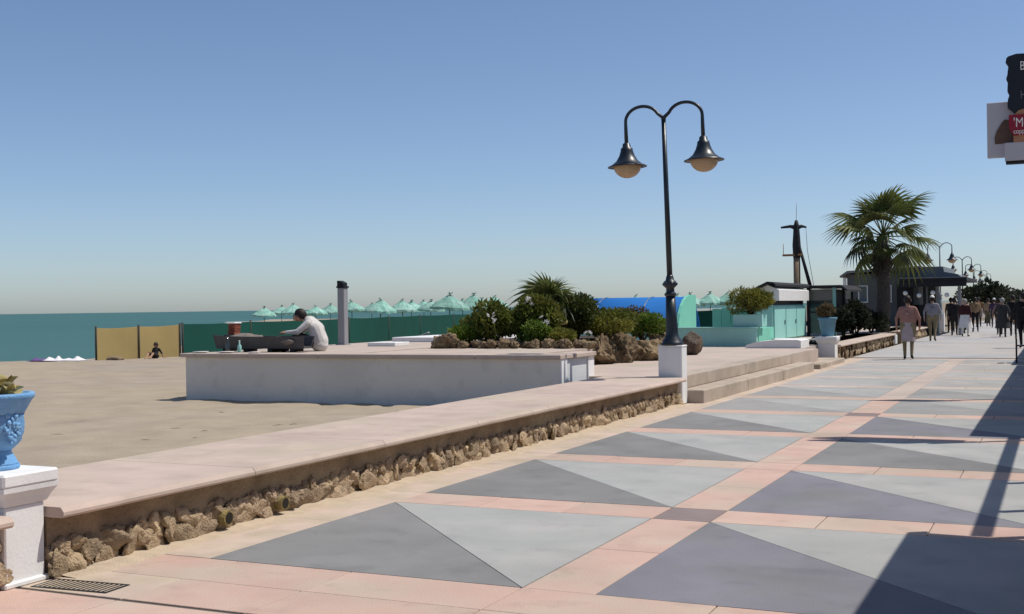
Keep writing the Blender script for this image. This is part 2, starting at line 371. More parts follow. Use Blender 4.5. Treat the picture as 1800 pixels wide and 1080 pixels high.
# ------------------------------------------------------------------ low stone wall along the beach
stones = [rock_mesh('stone', 'stone', 100 + i, 4, .20, (1, 1, 1), .20) for i in range(12)]
def stone_wall(label, ya, yb, courses, xf=-5.62, coping_l=1.9, dense=True):
    w = thing('low_wall', label, 'wall', (xf, ya, 0))
    L = yb - ya
    MB().box(-1.25, -.035, 0, L, -.1, .372).build('wall_core', 'mortar', w)
    n = max(1, round(L / coping_l)); cl = L / n
    for k in range(n):
        b = MB(); segs = 6
        for q in range(segs):   # gently wavy front edge
            y0, y1 = k * cl + cl * q / segs, k * cl + cl * (q + 1) / segs
            j = [.012 * noise.noise(Vector((0, (ya + t) * 1.7, 5))) for t in (y0, y1)]
            e0 = .003 if q == 0 else 0; e1 = .003 if q == segs - 1 else 0
            fr = [.105 + j[0], .105 + j[1]]
            A = [(-1.33, .375), (fr[0] - .015, .375), (fr[0], .39), (fr[0], T - .03), (fr[0] - .025, T), (-1.33, T)]
            Bp = [(-1.33, .375), (fr[1] - .015, .375), (fr[1], .39), (fr[1], T - .03), (fr[1] - .025, T), (-1.33, T)]
            vs = [(x, y0 + e0, z) for x, z in A] + [(x, y1 - e1, z) for x, z in Bp]
            f = [(i, (i + 1) % 6, 6 + (i + 1) % 6, 6 + i) for i in range(6)]
            if q == 0: f.append((0, 5, 4, 3, 2, 1))
            if q == segs - 1: f.append((6, 7, 8, 9, 10, 11))
            b.add(vs, f)
        b.build('coping_slab', 'coping', w)
    if not dense: return w
    for zc, zh, wmin, wmax in courses:
        y = -.02
        while y < L - .05:
            l = random.uniform(wmin, wmax); hh = zh * random.uniform(.85, 1.2)
            o = obj('stone', random.choice(stones), w, (random.uniform(-.050, -.012), min(y + l / 2, L - .05), zc + random.uniform(-.025, .03)),
                    (random.uniform(-.3, .3), random.uniform(-.3, .3), random.uniform(-.4, .4)), (random.uniform(.035, .055), l * .56, hh * .60))
            y += l * random.uniform(.75, 1.05)
    return w
wall = stone_wall('long low rubble stone wall with pink coping between urn pillar and lamp pillar', 5.44, 18.70,
                  ((.05, .19, .12, .40), (.130, .15, .10, .30), (.165, .10, .05, .16)))
for yy in (7.08, 7.78):
    p = MB().tube([(-.12, 0, 0), (.058, 0, -.006)], .055, 14).build('drain_pipe', 'pipe', wall, (0, yy - 5.44, .11))
    MB().tube([(.050, 0, -.006), (.0605, 0, -.006)], .042, 14).build('pipe_hollow', 'hole', p)
stone_wall('stub of low wall running out of frame beside the urn pillar', -6.0, 5.10, ((.1, .2, .25, .4), (.26, .18, .2, .35)), -5.66, 2.2)
stone_wall('far low stone wall with pale coping behind the second urn', 34.1, 46.4, ((.12, .22, .3, .5), (.3, .16, .3, .5)), -5.70, 3.1)
stone_wall('short end of low wall behind the strolling people', 49.2, 58.0, ((.2, .3, .5, .9),), -5.72, 3.0)

dv = []; nd = 260
for i in range(nd):
    y = 5.5 + 13.1 * i / (nd - 1)
    w_ = .10 + .10 * (noise.noise(Vector((0, y * 1.3, 2))) + .5) + .05 * noise.noise(Vector((1, y * 6, 2)))
    h_ = .022 + .02 * noise.noise(Vector((3, y * 2.1, 1)))
    for q in range(6):
        t = q / 5; dv.append((-5.66 + (w_ + .06) * t, y, max(.0, h_) * (1 - t) ** 1.6 * (1 + .5 * noise.noise(Vector((t * 3, y * 9, 0)))) + (.003 if q < 5 else -.004)))
df = [(i * 6 + q, i * 6 + q + 1, (i + 1) * 6 + q + 1, (i + 1) * 6 + q) for i in range(nd - 1) for q in range(5)]
o = MB().add(dv, df, 0, True).build('sand_drift', 'drift'); o['kind'] = 'stuff'; o['label'] = 'thin drift of blown sand along the foot of the stone wall'; o['category'] = 'sand'
# ------------------------------------------------------------------ pillars
def pillar(label, loc, w, d, h, cap=True):
    p = thing('pillar', label, 'pillar', loc)
    if cap:
        MB().box(-w / 2, w / 2, -d / 2, d / 2, 0, h - .20, 0, .008).build('shaft', 'white', p)
        MB().box(-w / 2 - .02, w / 2 + .02, -d / 2 - .02, d / 2 + .02, 0, .035, 0, .008).build('plinth', 'white', p)
        pr = [(0, h - .20), (.012, h - .19), (.03, h - .15), (.055, h - .11), (.058, h - .08)]
        b = MB(); vs = []
        for e, z in pr: vs += [(-w / 2 - e, -d / 2 - e, z), (w / 2 + e, -d / 2 - e, z), (w / 2 + e, d / 2 + e, z), (-w / 2 - e, d / 2 + e, z)]
        fs = [(3, 2, 1, 0)] + [(k * 4 + i, k * 4 + (i + 1) % 4, (k + 1) * 4 + (i + 1) % 4, (k + 1) * 4 + i) for k in range(len(pr) - 1) for i in range(4)] + [(16, 17, 18, 19)]
        b.add(vs, fs).build('neck_moulding', 'white', p)
        MB().box(-w / 2 - .062, w / 2 + .062, -d / 2 - .062, d / 2 + .062, h - .08, h, 0, .012).build('cap', 'white', p)
    else:
        MB().box(-w / 2, w / 2, -d / 2, d / 2, 0, h - .03, 0, .012).build('shaft', 'white', p)
        MB().box(-w / 2 - .006, w / 2 + .006, -d / 2 - .006, d / 2 + .006, h - .03, h, 0, .008).build('cap', 'white', p)
    return p
pillar('white square pillar carrying the bright blue urn at left edge', (-5.90, 5.27, 0), .50, .30, .68)
MB_block = None
pillar('white plinth pillar under the double street lamp', (-5.80, 18.88, 0), .40, .29, .96, False)
pillar('white pillar under the dull blue planter at end of far wall', (-5.92, 33.85, 0), .46, .44, .68)

# ------------------------------------------------------------------ urns and agaves
def urn(label, loc, s, m, shape='urn'):
    u = thing('urn', label, 'urn', loc, 0, None, s)
    MB().lathe([(.150, 0), (.155, .006), (.155, .024), (.150, .03)], 32).build('base_plate', m, u)
    MB().lathe([(.148, .028), (.144, .04), (.125, .075), (.105, .11), (.112, .125)], 32).build('foot', m, u)
    MB().lathe([(.112, .12), (.150, .155), (.178, .215), (.186, .28), (.180, .325), (.186, .345)], 36).build('bowl', m, u)
    MB().lathe([(.182, .342), (.196, .365), (.232, .43), (.246, .445), (.250, .462), (.244, .476), (.214, .476), (.205, .45)], 36).build('rim', m, u)
    MB().lathe([(.001, .440), (.10, .446), (.204, .438)], 24).build('soil', 'soil', u)
    for k in range(4):
        a = R(-4) + k * R(90)
        o = MB()
        for q in range(46):   # a moulded bunch of leaves and fruit
            rr = random.Random(k * 50 + q); t_ = rr.uniform(-1, 1); wd = .055 * (1 - .75 * max(0, -t_)) * (1 - .4 * max(0, t_))
            o.ball((rr.uniform(-.004, .008), rr.uniform(-wd, wd), t_ * .095), rr.uniform(.009, .016), 4, 0, (.8, 1, 1.15))
        oo = o.build('relief_ornament', m, u, (.182 * math.cos(a), .182 * math.sin(a), .255)); oo.rotation_euler = (0, 0, a)
    return u
urn('bright blue glazed urn with moulded ornaments on white pillar', (-5.905, 5.27, .68), .97, 'blue')
def leaf_blade(L, W, bend, curl, n=7):
    vs = []
    for i in range(n + 1):
        t = i / n; w = W * (math.sin(math.pi * min(1, t * .93 + .07)) ** .75) * (1 - t ** 5); w = max(w, .002)
        x = L * t * math.cos(bend * t * .7); z = L * t * math.sin(.9 - bend * t * .55) * .75
        vs += [(x, -w, z + curl * w), (x, 0, z - .01 * math.sin(math.pi * t)), (x, w, z + curl * w)]
    fs = []
    for i in range(n):
        for k in range(2): fs.append((i * 3 + k, i * 3 + k + 1, i * 3 + k + 4, i * 3 + k + 3))
    return vs, fs
ag = thing('agave_plant', 'yellowish agave rosette growing in the bright blue urn', 'plant', (-5.905, 5.27, 1.11))
agm = []
for k in range(3): agm.append(MB().add(*leaf_blade(.21 + .03 * k, .046 + .006 * k, 1.1 + .35 * k, .35), 0, True).mesh('leaf', 'agave'))
for k in range(26):
    obj('leaf', agm[k % 3], ag, (.02 * math.cos(k * 2.4), .02 * math.sin(k * 2.4), -.02), (0, random.uniform(-.75, .05), k * 2.4), random.uniform(1.0, 1.35))

# ------------------------------------------------------------------ drain grate and open joint
gr = thing('drain_grate', 'black slotted drain grate in paving at foot of urn pillar', 'grate', (-5.31, 5.36, .0), R(4), None, .8)
b = MB()
for q in (-1, 1): b.box(-.33, .33, q * .125 - .012, q * .125 + .012, -.008, .006)
for q in (-1, 1): b.box(q * .33 - .012, q * .33 + .012, -.137, .137, -.008, .0055)
b.build('grate_frame', 'iron', gr); MB().box(-.32, .32, -.12, .12, -.0075, .0015).build('pit', 'hole', gr)
for k in range(15): MB().box(-.31 + k * .0445 - .007, -.31 + k * .0445 + .005, -.118, .118, -.004, .005).build('bar', 'iron_grey' if k % 1 else 'edge', gr)

# ------------------------------------------------------------------ white walled platform on the sand
pl = thing('white_platform', 'long white walled platform with tan top standing on the sand', 'platform', (0, 0, 0))
P = .85
pl.location.x = -.513; pl.scale.x = .9524
MB().box(-14.9, -7.062, 17.52, 17.72, -.35, P - .075).build('front_wall', 'front_shaded', pl)  # shade of the sea-lit front is put into its darker colour
MB().box(-7.28, -7.06, 17.722, 18.88, -.1, P - .078).build('side_wall', 'white_grey', pl)
MB().box(-14.9, -14.7, 17.722, 29.0, -.35, P - .078).build('end_wall', 'white', pl)
MB().box(-7.06, -7.03, 17.525, 17.76, -.1, P - .003).build('lit_end_strip', 'white', pl)  # thin white strip painted brighter as the sunlit end face
MB().box(-7.30, -7.03, 18.885, 18.97, -.1, P - .003).box(-7.06, -7.03, 18.70, 18.884, -.1, P - .003).build('lit_end_strip', 'white', pl)  # second strip, whiter than the wall to look sunlit
MB().box(-7.38, -6.99, 18.023, 18.99, P - .07, P + .002, 0, .008).build('coping_slab', 'terrace', pl)
for k in range(5):
    x0 = -14.98 + k * 1.594; MB().box(x0 + .003, x0 + 1.591, 17.44, 18.02, P - .07, P, 0, .008).build('coping_slab', 'terrace', pl)
MB().box(-14.98, -11.4, 18.023, 29.08, P - .10, P - .01).build('top_slab', 'terrace', pl)
MB().box(-11.395, -7.385, 18.023, 18.69, P - .10, P - .022).box(-11.395, -7.87, 18.691, 21.0, -.1, P - .022).build('planting_ledge', 'terrace', pl)
MB().box(-13.3, -12.6, 21.4, 22.0, P - .012, P + .07, 0, .01).build('low_kerb', 'white', pl)
MB().box(-14.4, -12.1, 24.2, 26.4, P - .012, P + .10, 0, .01).build('low_kerb', 'white', pl)
MB().box(-11.35, -8.95, 21.0, 26.2, -.1, .92).build('planting_core', 'soil', pl)

# things on the platform
bt = thing('grill_trough', 'long dark grey metal grill trough on the white platform', 'grill', (-13.62, 18.42, P))
L = 1.04; prof = []
b = MB(); n = 12; rings = []
for k in range(n + 1):
    t = -1 + 2 * k / n; w = .25 * (1 - .30 * abs(t) ** 3); zt = .285 + .035 * max(0, -t) ** 2; x = t * L
    rings.append([(x, -w, zt), (x * .96, -w * .72, .06), (x * .96, w * .72, .06), (x, w, zt), (x * .985, w * .86, zt - .002), (x * .95, w * .66, .10), (x * .95, -w * .66, .10), (x * .985, -w * .86, zt - .002)])
vs = [p for r in rings for p in r]
fs = [(k * 8 + i, (k + 1) * 8 + i, (k + 1) * 8 + (i + 1) % 8, k * 8 + (i + 1) % 8) for k in range(n) for i in range(8)]
fs += [tuple(range(8)), tuple(n * 8 + i for i in range(7, -1, -1))]
b.add(vs, fs).build('trough', 'grill', bt)
for x in (-.78, -.3, .25, .75):
    MB().box(x - .05, x + .05, -.15, .15, 0, .075).build('foot', 'black', bt)
bm_ = rock_mesh('ash_heap', 'ash', 5, 3, .25); o = obj('ash_bed', bm_, bt, (-.35, 0, .22), (0, 0, .2), (.42, .17, .14)); o = obj('ash_bed', bm_, bt, (.4, 0, .19), (0, 0, 1.2), (.18, .45, .10))
bs = thing('brick_stack', 'small stack of red brown bricks with pale cap on the trough', 'bricks', (-14.29, 18.42, P + .28), 0, None, .85)
bmesh_b = MB().box(-.06, .06, -.11, .11, 0, .055, 0, .006).mesh('brick', 'brick')
for k in range(5):
    for q in (0,): obj('brick', bmesh_b, bs, (0, random.uniform(-.01, .01), k * .058), (0, 0, random.uniform(-.06, .06)), (1.5, 1, 1))
MB().box(-.11, .11, -.13, .13, .291, .325, 0, .008).build('cap_tile', 'paper', bs)
for k, (x, y, lab) in enumerate(((-14.52, 17.72, 'flat white plate at the left corner of white platform'), (-13.95, 17.74, 'flat white plate in front of the grill trough'), (-13.3, 17.70, 'smaller white dish near the middle of the platform edge'))):
    s = (1, 1.05, .8)[k]
    tag(MB().lathe([(.06, 0), (.085, .004), (.15, .022), (.152, .026), (.09, .010), (.001, .008)], 24).build('plate', 'paper', None, (x, y, P)), lab, 'plate').scale = (s, s, s)
for k, (x, y, m, lab) in enumerate(((-14.1, 17.98, 'glass', 'tall dark bottle standing in front of the grill trough'), (-13.85, 18.0, 'mint_grey', 'short green bottle standing in front of the grill trough'))):
    h = (.26, .2)[k]; bo = thing('bottle', lab, 'bottle', (x, y, P))
    MB().lathe([(.035, 0), (.038, .01), (.038, h * .6), (.014, h * .78), (.013, h)], 16).build('glass_body', m, bo); MB().lathe([(.016, h), (.016, h + .02)], 12).build('stopper', 'paper', bo)
gp = thing('grey_post', 'square grey metal post with dark cap behind the seated man', 'post', (-14.35, 22.3, P - .01))
MB().box(-.085, .085, -.085, .085, 0, 1.25, 0, .01).build('post_shaft', 'grey_post', gp)
MB().box(-.10, .10, -.10, .10, 1.25, 1.29).prism_xz([(-.09, 1.29), (.07, 1.29), (.07, 1.36), (-.03, 1.41), (-.09, 1.41)], -.08, .08).build('post_cap', 'black', gp)
MB().box(-.12, .12, -.12, .12, 0, .02).build('base_plate', 'grey_post', gp)
sb = thing('sun_lounger', 'dark folded sun lounger by the green windbreak', 'sun lounger', (-15.6, 27.3, 0), R(25))
MB().box(-.9, .9, -.3, .3, .62, .68, 0, .02).build('seat', 'grill', sb)
o = MB().box(0, .75, -.3, .3, 0, .05, 0, .02).build('backrest', 'iron_grey', sb, (-.1, 0, .68)); o.rotation_euler = (0, R(-22), 0)
for q in ((-.8, -.25), (.8, -.25), (-.8, .25), (.8, .25)): MB().box(q[0] - .025, q[0] + .025, q[1] - .025, q[1] + .025, -.05, .62).build('leg', 'grill', sb)

# ------------------------------------------------------------------ street lamps
def lamp(label, loc, rz, m, lean=0.0, group=None):
    t = thing('street_lamp', label, 'street lamp', loc, rz, group); t.rotation_euler = (0, lean, rz)
    MB().lathe([(.185, 0), (.185, .03), (.165, .05), (.15, .09), (.12, .13), (.105, .19), (.10, .26), (.092, .45), (.078, .80)], 20).build('pole_base', m, t)
    b = MB().lathe([(.078, .80), (.098, .815), (.098, .845), (.07, .87), (.066, .93), (.098, .96), (.115, 1.0), (.098, 1.045), (.07, 1.065), (.06, 1.12), (.047, 1.15)], 20)
    for k in range(6):
        a = k * math.pi / 3; b.ball((.095 * math.cos(a), .095 * math.sin(a), 1.0), .035, 6)
    b.build('collar', m, t)
    MB().tube([(0, 0, 1.14), (0, 0, 2.4), (0, 0, 3.70)], [.046, .042, .036], 14).build('pole', m, t)
    for s in (-1, 1):
        pts = [(0, 0, 3.62), (s * .012, 0, 3.74)]
        for k in range(15):
            a = math.pi * (.87 - .87 * k / 14)
            pts.append((s * (.36 + .285 * math.cos(a)), 0, 3.70 + .235 * math.sin(a) + .02))
        pts += [(s * .645, 0, 3.58), (s * .645, 0, 3.34)]
        MB().tube(pts, [.032] * 2 + [.027] * 15 + [.031, .033], 12).build('arm', m, t)
        sh = MB().lathe([(.034, 3.38), (.062, 3.36), (.072, 3.30), (.098, 3.285), (.104, 3.24), (.130, 3.16), (.18, 3.075), (.255, 3.015), (.325, 2.985), (.327, 2.972), (.25, 2.99), (.15, 3.06)], 28, (s * .645, 0)).build('lamp_shade', m, t)
        prof = [(.225, 3.01)] + [(.228 * math.cos(q * math.pi / 16), 2.99 - .20 * math.sin(q * math.pi / 16)) for q in range(8)] + [(.004, 2.79)]
        MB().lathe(prof, 28, (s * .645, 0)).build('globe', 'globe', sh)
    return t
main_lamp = lamp('tall black double arm street lamp with bell shades on the white plinth', (-5.80, 18.88, .96), R(3), 'iron', R(-1.5))
far_lamp = lamp('grey double arm street lamp just beyond the palm, nearest of the far row', (-6.2, 71.3, .94), R(2), 'iron', 0, 'lamps in a row down the promenade')
for ch in far_lamp.children:
    if ch.name.startswith('pole') or ch.name.startswith('arm') or ch.name.startswith('collar'):
        ch.data.materials[0] = M['iron_grey']
FL = ((-6.7, 95.2, 'second street lamp of the far row down the promenade'), (-7.2, 115.4, 'third street lamp of the far row down the promenade'),
      (-8.0, 140.3, 'fourth street lamp of the far row down the promenade'), (-8.5, 158, 'fifth and smallest street lamp of the far row'))
fl_src = lamp(FL[0][2], (FL[0][0], FL[0][1], .94), R(2), 'iron', 0, 'lamps in a row down the promenade')
for x, y, lab in FL[1:]:
    c = copy_tree(fl_src); c.location = (x, y, .94); c['label'] = lab
for i, (x, y) in enumerate([(-6.2, 71.3)] + [f[:2] for f in FL]):
    tag(MB().box(-.2, .2, -.2, .2, -.12, .945, 0, .02).build('lamp_plinth', 'white', None, (x, y, 0)),
        'white plinth under the %s far street lamp' % ('nearest', 'second', 'third', 'fourth', 'fifth')[i], 'plinth', 'plinths of the far lamps')

# ------------------------------------------------------------------ rockery
rk = [rock_mesh('rock', 'rock', 300 + i, 5, .26, (1, 1, 1), .30) for i in range(7)]
def rock(name, label, loc, sc, mi, rz=0, m=None, group=None):
    me = rk[mi % 7] if m is None else rock_mesh(name, m, 400 + mi, 4, .25)
    return tag(obj(name, me, None, loc, (random.uniform(-.3, .3), random.uniform(-.3, .3), rz), sc), label, 'rock', group)
g1 = 'small rocks edging the planted bed'
ORD = ('first', 'second', 'third', 'fourth', 'fifth', 'sixth', 'seventh', 'eighth', 'ninth', 'tenth', 'eleventh', 'twelfth', 'thirteenth', 'fourteenth', 'fifteenth')
for i in range(15):
    x = -11.0 + i * .215; big = i == 0
    s = .24 if big else random.uniform(.10, .15)
    lab = ('reddish long rock at the left end of the rock edging' if big else ORD[i] + ' rock from the left in the row edging the planted bed')
    rock('edging_rock', lab, (x, 20.75 + random.uniform(-.1, .1), P + s * .35), (s * 1.1, s * .9, s * .85), i, random.uniform(0, 6), None, g1)
BO = ((-8.55, 22.7, .66, .42, .38, .38, 'leftmost large brown boulder beside the white platform end'),
      (-8.30, 23.5, .64, .44, .38, .37, 'second large brown boulder from the platform, widest of the row'),
      (-8.12, 24.4, .63, .42, .38, .36, 'third large brown boulder in the row towards the lamp'),
      (-8.0, 25.3, .62, .40, .38, .33, 'rightmost large boulder, partly behind the lamp plinth'),
      (-8.3, 26.1, .90, .36, .34, .26, 'upper boulder lying behind the row near the lamp'),
      (-8.55, 21.5, .74, .30, .30, .26, 'boulder tucked between platform end and yellow green mound'))
for i, (x, y, z, a, b_, c, lab) in enumerate(BO): rock('boulder', lab, (x, y, z), (a, b_, c), i + 2, i * 1.3)
o = tag(obj('round_boulder', rock_mesh('round_boulder', 'rock_dark', 77, 4, .10), None, (-7.90, 27.2, .70), (0, R(18), R(-20)), (.26, .26, .33)), 'dark smooth round boulder just right of the lamp plinth', 'rock')

# ------------------------------------------------------------------ plants
def leaf_cloud(n, rad, leaf, seed, lumps=9, fill=.35, aspect=.5, droop=0.0):
    """Leaf-sized folded quads spread through uneven lumps inside an ellipsoid of radii rad, standing on z=0."""
    rng = np.random.default_rng(seed)
    cs = []
    for k in range(lumps):
        d = rng.normal(size=3); d /= np.linalg.norm(d); d[2] = abs(d[2]) * .9 - .15
        cs.append((d * rng.uniform(.35, .75), rng.uniform(.28, .48)))
    cs.append((np.zeros(3), .55))
    vs = []; fs = []
    for i in range(n):
        c, r = cs[rng.integers(len(cs))]
        d = rng.normal(size=3); d /= np.linalg.norm(d)
        p = c + d * r * (rng.uniform(fill, 1) ** .5)
        p = p * np.array(rad); p[2] += rad[2] * .75
        if p[2] < 0: p[2] = rng.uniform(0, .15) * rad[2]
        ax = d * .7 + rng.normal(size=3) * .6; ax[2] += .25 - droop; ax /= np.linalg.norm(ax)
        sd = np.cross(ax, rng.normal(size=3)); sd /= np.linalg.norm(sd) + 1e-9
        L = leaf * rng.uniform(.6, 1.35); W = L * aspect * .5
        nn = np.cross(ax, sd) * W * .4; o = len(vs)
        vs += [tuple(p), tuple(p + ax * L * .5 + sd * W + nn), tuple(p + ax * L), tuple(p + ax * L * .5 - sd * W + nn)]
        fs += [(o, o + 1, o + 2), (o, o + 2, o + 3)]
    return vs, fs
def bush(name, label, loc, rad, m, n, leaf, seed, cat='bush', group=None, aspect=.5, lumps=9, droop=0.0):
    t = thing(name, label, cat, loc, 0, group)
    MB().add(*leaf_cloud(n, rad, leaf, seed, lumps, .35, aspect, droop)).build('foliage', m, t)
    rng = random.Random(seed); b = MB()
    for k in range(6):
        a = rng.uniform(0, 6.3); e = Vector((rad[0] * .6 * math.cos(a), rad[1] * .6 * math.sin(a), rad[2] * rng.uniform(.7, 1.2)))
        b.tube([(0, 0, -.05), e * .45 + Vector((0, 0, .04)), e], [.03, .02, .008], 6)
    b.build('stems', 'trunk', t)
    return t
bush('shrub', 'olive green shrub at the left end of the planted bed', (-10.3, 21.45, .83), (.80, .5, .52), 'leaf_mid', 6800, .09, 1)
bush('shrub', 'tall dark olive shrub in the middle left of the planted bed', (-9.7, 21.8, .83), (.80, .55, .64), 'leaf_mid', 7200, .085, 2)
bush('shrub', 'dark shrub below the small fan palm', (-9.15, 23.0, .90), (.78, .6, .70), 'leaf_dark', 6200, .09, 3)
bush('flowering_mound', 'low yellow green mound plant just behind the edging rocks', (-8.80, 21.4, .84), (.40, .32, .24), 'leaf_yellow', 3000, .05, 4, 'plant')
bush('shrub', 'spreading green shrub between the fan palm and the lamp', (-8.80, 24.0, .86), (.98, .6, .46), 'leaf_mid', 6800, .08, 5)
bush('shrub', 'bright green rounded shrub nearest the street lamp', (-8.42, 25.2, .84), (.58, .46, .38), 'leaf_bright', 3800, .07, 6)
bush('shrub', 'reddish dark shrub in front of the blue canvas vault', (-8.95, 26.2, .92), (.62, .45, .42), 'leaf_dry', 3000, .08, 7)
bush('shrub', 'small low green shrub left of the leaning rock edge', (-10.75, 21.2, .85), (.38, .32, .28), 'leaf_bright', 2300, .07, 8)
bush('shrub', 'low lime green shrub behind the middle edging rocks', (-9.25, 21.35, .83), (.50, .35, .30), 'leaf_bright', 3000, .07, 9)
bush('shrub', 'low olive shrub spilling over the large boulders', (-8.55, 23.2, .98), (.55, .42, .30), 'leaf_yellow', 3000, .07, 10)
def fan_leaf(nb, L, spread, seed, droop=.25, w=1.0):
    rng = random.Random(seed); vs = []; fs = []; step = spread / (nb - 1)
    for i in range(nb):
        a = -spread / 2 + step * i; l = L * (1 - .25 * (abs(a) / (spread / 2)) ** 2) * rng.uniform(.90, 1.06)
        dx, dz = math.cos(a), math.sin(a); o = len(vs); tip = rng.uniform(.7, 1.5)
        for t, hw in ((0, .006), (.3, .5 * step * .3), (.55, .5 * step * .52), (.78, .028), (1, .003)):
            x = dx * l * t; y = dz * l * t; z = -droop * l * (t ** 2 * (.5 + .6 * abs(math.sin(a))) + tip * .55 * max(0, t - .5) ** 2)
            nx_, ny_ = -dz, dx; h = hw * L * w
            vs += [(x - nx_ * h, y - ny_ * h, z + h * .25), (x, y, z - h * .45), (x + nx_ * h, y + ny_ * h, z + h * .25)]
        for k in range(4):
            for q in range(2): fs.append((o + k * 3 + q, o + k * 3 + q + 1, o + (k + 1) * 3 + q + 1, o + (k + 1) * 3 + q))
    return vs, fs
def fan_palm(name, label, loc, trunk_h, trunk_r, nfr, L, pet, mats, seed, skirt=0, elev=(-.5, 1.45), nb=15):
    rng = random.Random(seed); t = thing(name, label, 'palm tree', loc)
    b = MB(); pts = []; rr = []
    for k in range(15):
        q = k / 14; pts.append((.05 * math.sin(q * 3), .04 * math.sin(q * 2), trunk_h * q)); rr.append(trunk_r * (1.25 - .35 * q + .10 * (k % 2)))
    tr = b.tube(pts, rr, 14).build('trunk', 'trunk', t)
    meshes = []
    for k in range(5):
        m = MB().add(*fan_leaf(nb, L * (.9 + .05 * k), 2.7 + .25 * k, seed + k, .25 + .16 * k))
        m.v = [(x + pet, y, z) for x, y, z in m.v]
        m.tube([(0, 0, 0), (pet * .5, 0, .02), (pet + .03, 0, 0)], [.02 * L + .006, .016 * L + .004, .012], 5)
        meshes.append([m.mesh('frond', mm) for mm in mats])
    for k in range(nfr):
        q = (k + .5) / nfr; el = elev[0] + (elev[1] - elev[0]) * q ** .85; az = k * 2.39996 + rng.uniform(-.2, .2)
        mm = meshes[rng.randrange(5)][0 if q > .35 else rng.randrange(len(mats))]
        s = rng.uniform(.74, 1.14) * (1 - .22 * max(0, q - .75) / .25)
        obj('frond', mm, t, (.05, .04, trunk_h - .05 + .12 * q), (rng.uniform(-.5, .5), -el, az), s)
    if skirt:
        sm = MB().add(*fan_leaf(9, L * .85, 1.5, seed + 50, .1, 1.0)).mesh('dead_frond', 'palm_dead')
        for k in range(skirt):
            z = trunk_h - .15 - .9 * rng.random() ** 1.3
            obj('dead_frond', sm, t, (.0, .0, z), (rng.uniform(-.4, .4), rng.uniform(1.15, 1.45), k * 2.4), rng.uniform(.7, 1.0))
    return t
fan_palm('fan_palm', 'small fan palm rising above the planted bed', (-9.62, 22.6, .85), .85, .07, 18, .60, .22, ('palm', 'palm_dark'), 21, 0, (-.15, 1.4), 13)
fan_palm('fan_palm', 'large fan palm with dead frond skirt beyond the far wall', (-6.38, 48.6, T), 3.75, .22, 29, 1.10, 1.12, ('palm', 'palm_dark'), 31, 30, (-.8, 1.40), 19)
# white flowers in the bed
pet = MB()
for k in range(7):
    a = k * .9; pet.add([(0, 0, 0), (.045 * math.cos(a - .3), .045 * math.sin(a - .3), .02), (.075 * math.cos(a), .075 * math.sin(a), .012), (.045 * math.cos(a + .3), .045 * math.sin(a + .3), .02)], [(0, 1, 2, 3)])
pet.ball((0, 0, .012), .016, 4); pm = pet.mesh('bloom', 'petal')
for x, y, z, n, lab in ((-9.55, 21.55, 1.72, 9, 'largest white flower cluster, just below the small fan palm'), (-10.05, 20.95, 1.42, 5, 'small white flower cluster at the left of the planted bed'),
                        (-9.15, 21.4, 1.34, 3, 'single white flower tuft in the middle of the planted bed'), (-8.55, 22.15, 1.12, 4, 'white flower tuft above the left boulder')):
    f = thing('white_flowers', lab, 'flowers', (x, y, z))
    MB().tube([(0, 0, -.75), (.03, .05, -.3), (0, 0, 0)], .008, 5).build('stem', 'leaf_mid', f)
    for k in range(n): obj('bloom', pm, f, (random.uniform(-.09, .09), random.uniform(-.09, .05), random.uniform(-.07, .09)), (random.uniform(.4, 1.3), random.uniform(-.5, .5), random.uniform(0, 6)), random.uniform(.5, .95))
tag(obj('pale_rock', rock_mesh('pale_rock', 'paper', 15, 2, .2), None, (-9.0, 21.9, 1.30), (0, 0, .3), (.13, .09, .075)), 'pale cream stone lying among the shrubs under the palm', 'rock').data.materials[0] = M['agave']

# ------------------------------------------------------------------ windbreaks, towels
def windbreak(label, pts, h, m, group=None, post=.9):
    t = thing('windbreak', label, 'windbreak', (0, 0, 0), 0, group)
    for i, (a, b_) in enumerate(zip(pts[:-1], pts[1:])):
        za, zb = beach_z(*a), beach_z(*b_); n = 8; vs = []
        d = Vector((b_[0] - a[0], b_[1] - a[1])); nr = Vector((-d.y, d.x)).normalized()
        ha, hb = (h[i], h[i + 1]) if isinstance(h, (list, tuple)) else (h, h)
        for side in (0, .012):
            for k in range(n + 1):
                q = k / n; bow = .05 * math.sin(math.pi * q); sag = .03 * math.sin(math.pi * q)
                x = a[0] + d.x * q + nr.x * (bow + side); y = a[1] + d.y * q + nr.y * (bow + side)
                zz = za + (zb - za) * q; vs += [(x, y, zz - .04), (x, y, zz + (ha + (hb - ha) * q) - sag)]
        m_ = 2 * (n + 1); fs = []
        for k in range(n):
            fs += [(2 * k, 2 * k + 2, 2 * k + 3, 2 * k + 1), (m_ + 2 * k, m_ + 2 * k + 1, m_ + 2 * k + 3, m_ + 2 * k + 2), (2 * k + 1, 2 * k + 3, m_ + 2 * k + 3, m_ + 2 * k + 1)]
        MB().add(vs, fs).build('cloth_panel', m, t)
    for i, a in enumerate(pts):
        hh = h[i] if isinstance(h, (list, tuple)) else h
        MB().tube([(a[0], a[1], beach_z(*a) - .1), (a[0], a[1], beach_z(*a) + hh + .06)], .035, 8).build('post', 'post_dark', t)
    return t
windbreak('tan cloth windbreak of two panels on the sand by the sea', [(-29.85, 31.0), (-29.42, 32.6), (-28.95, 34.2)], [1.10, 1.12, 1.15], 'tan_net')
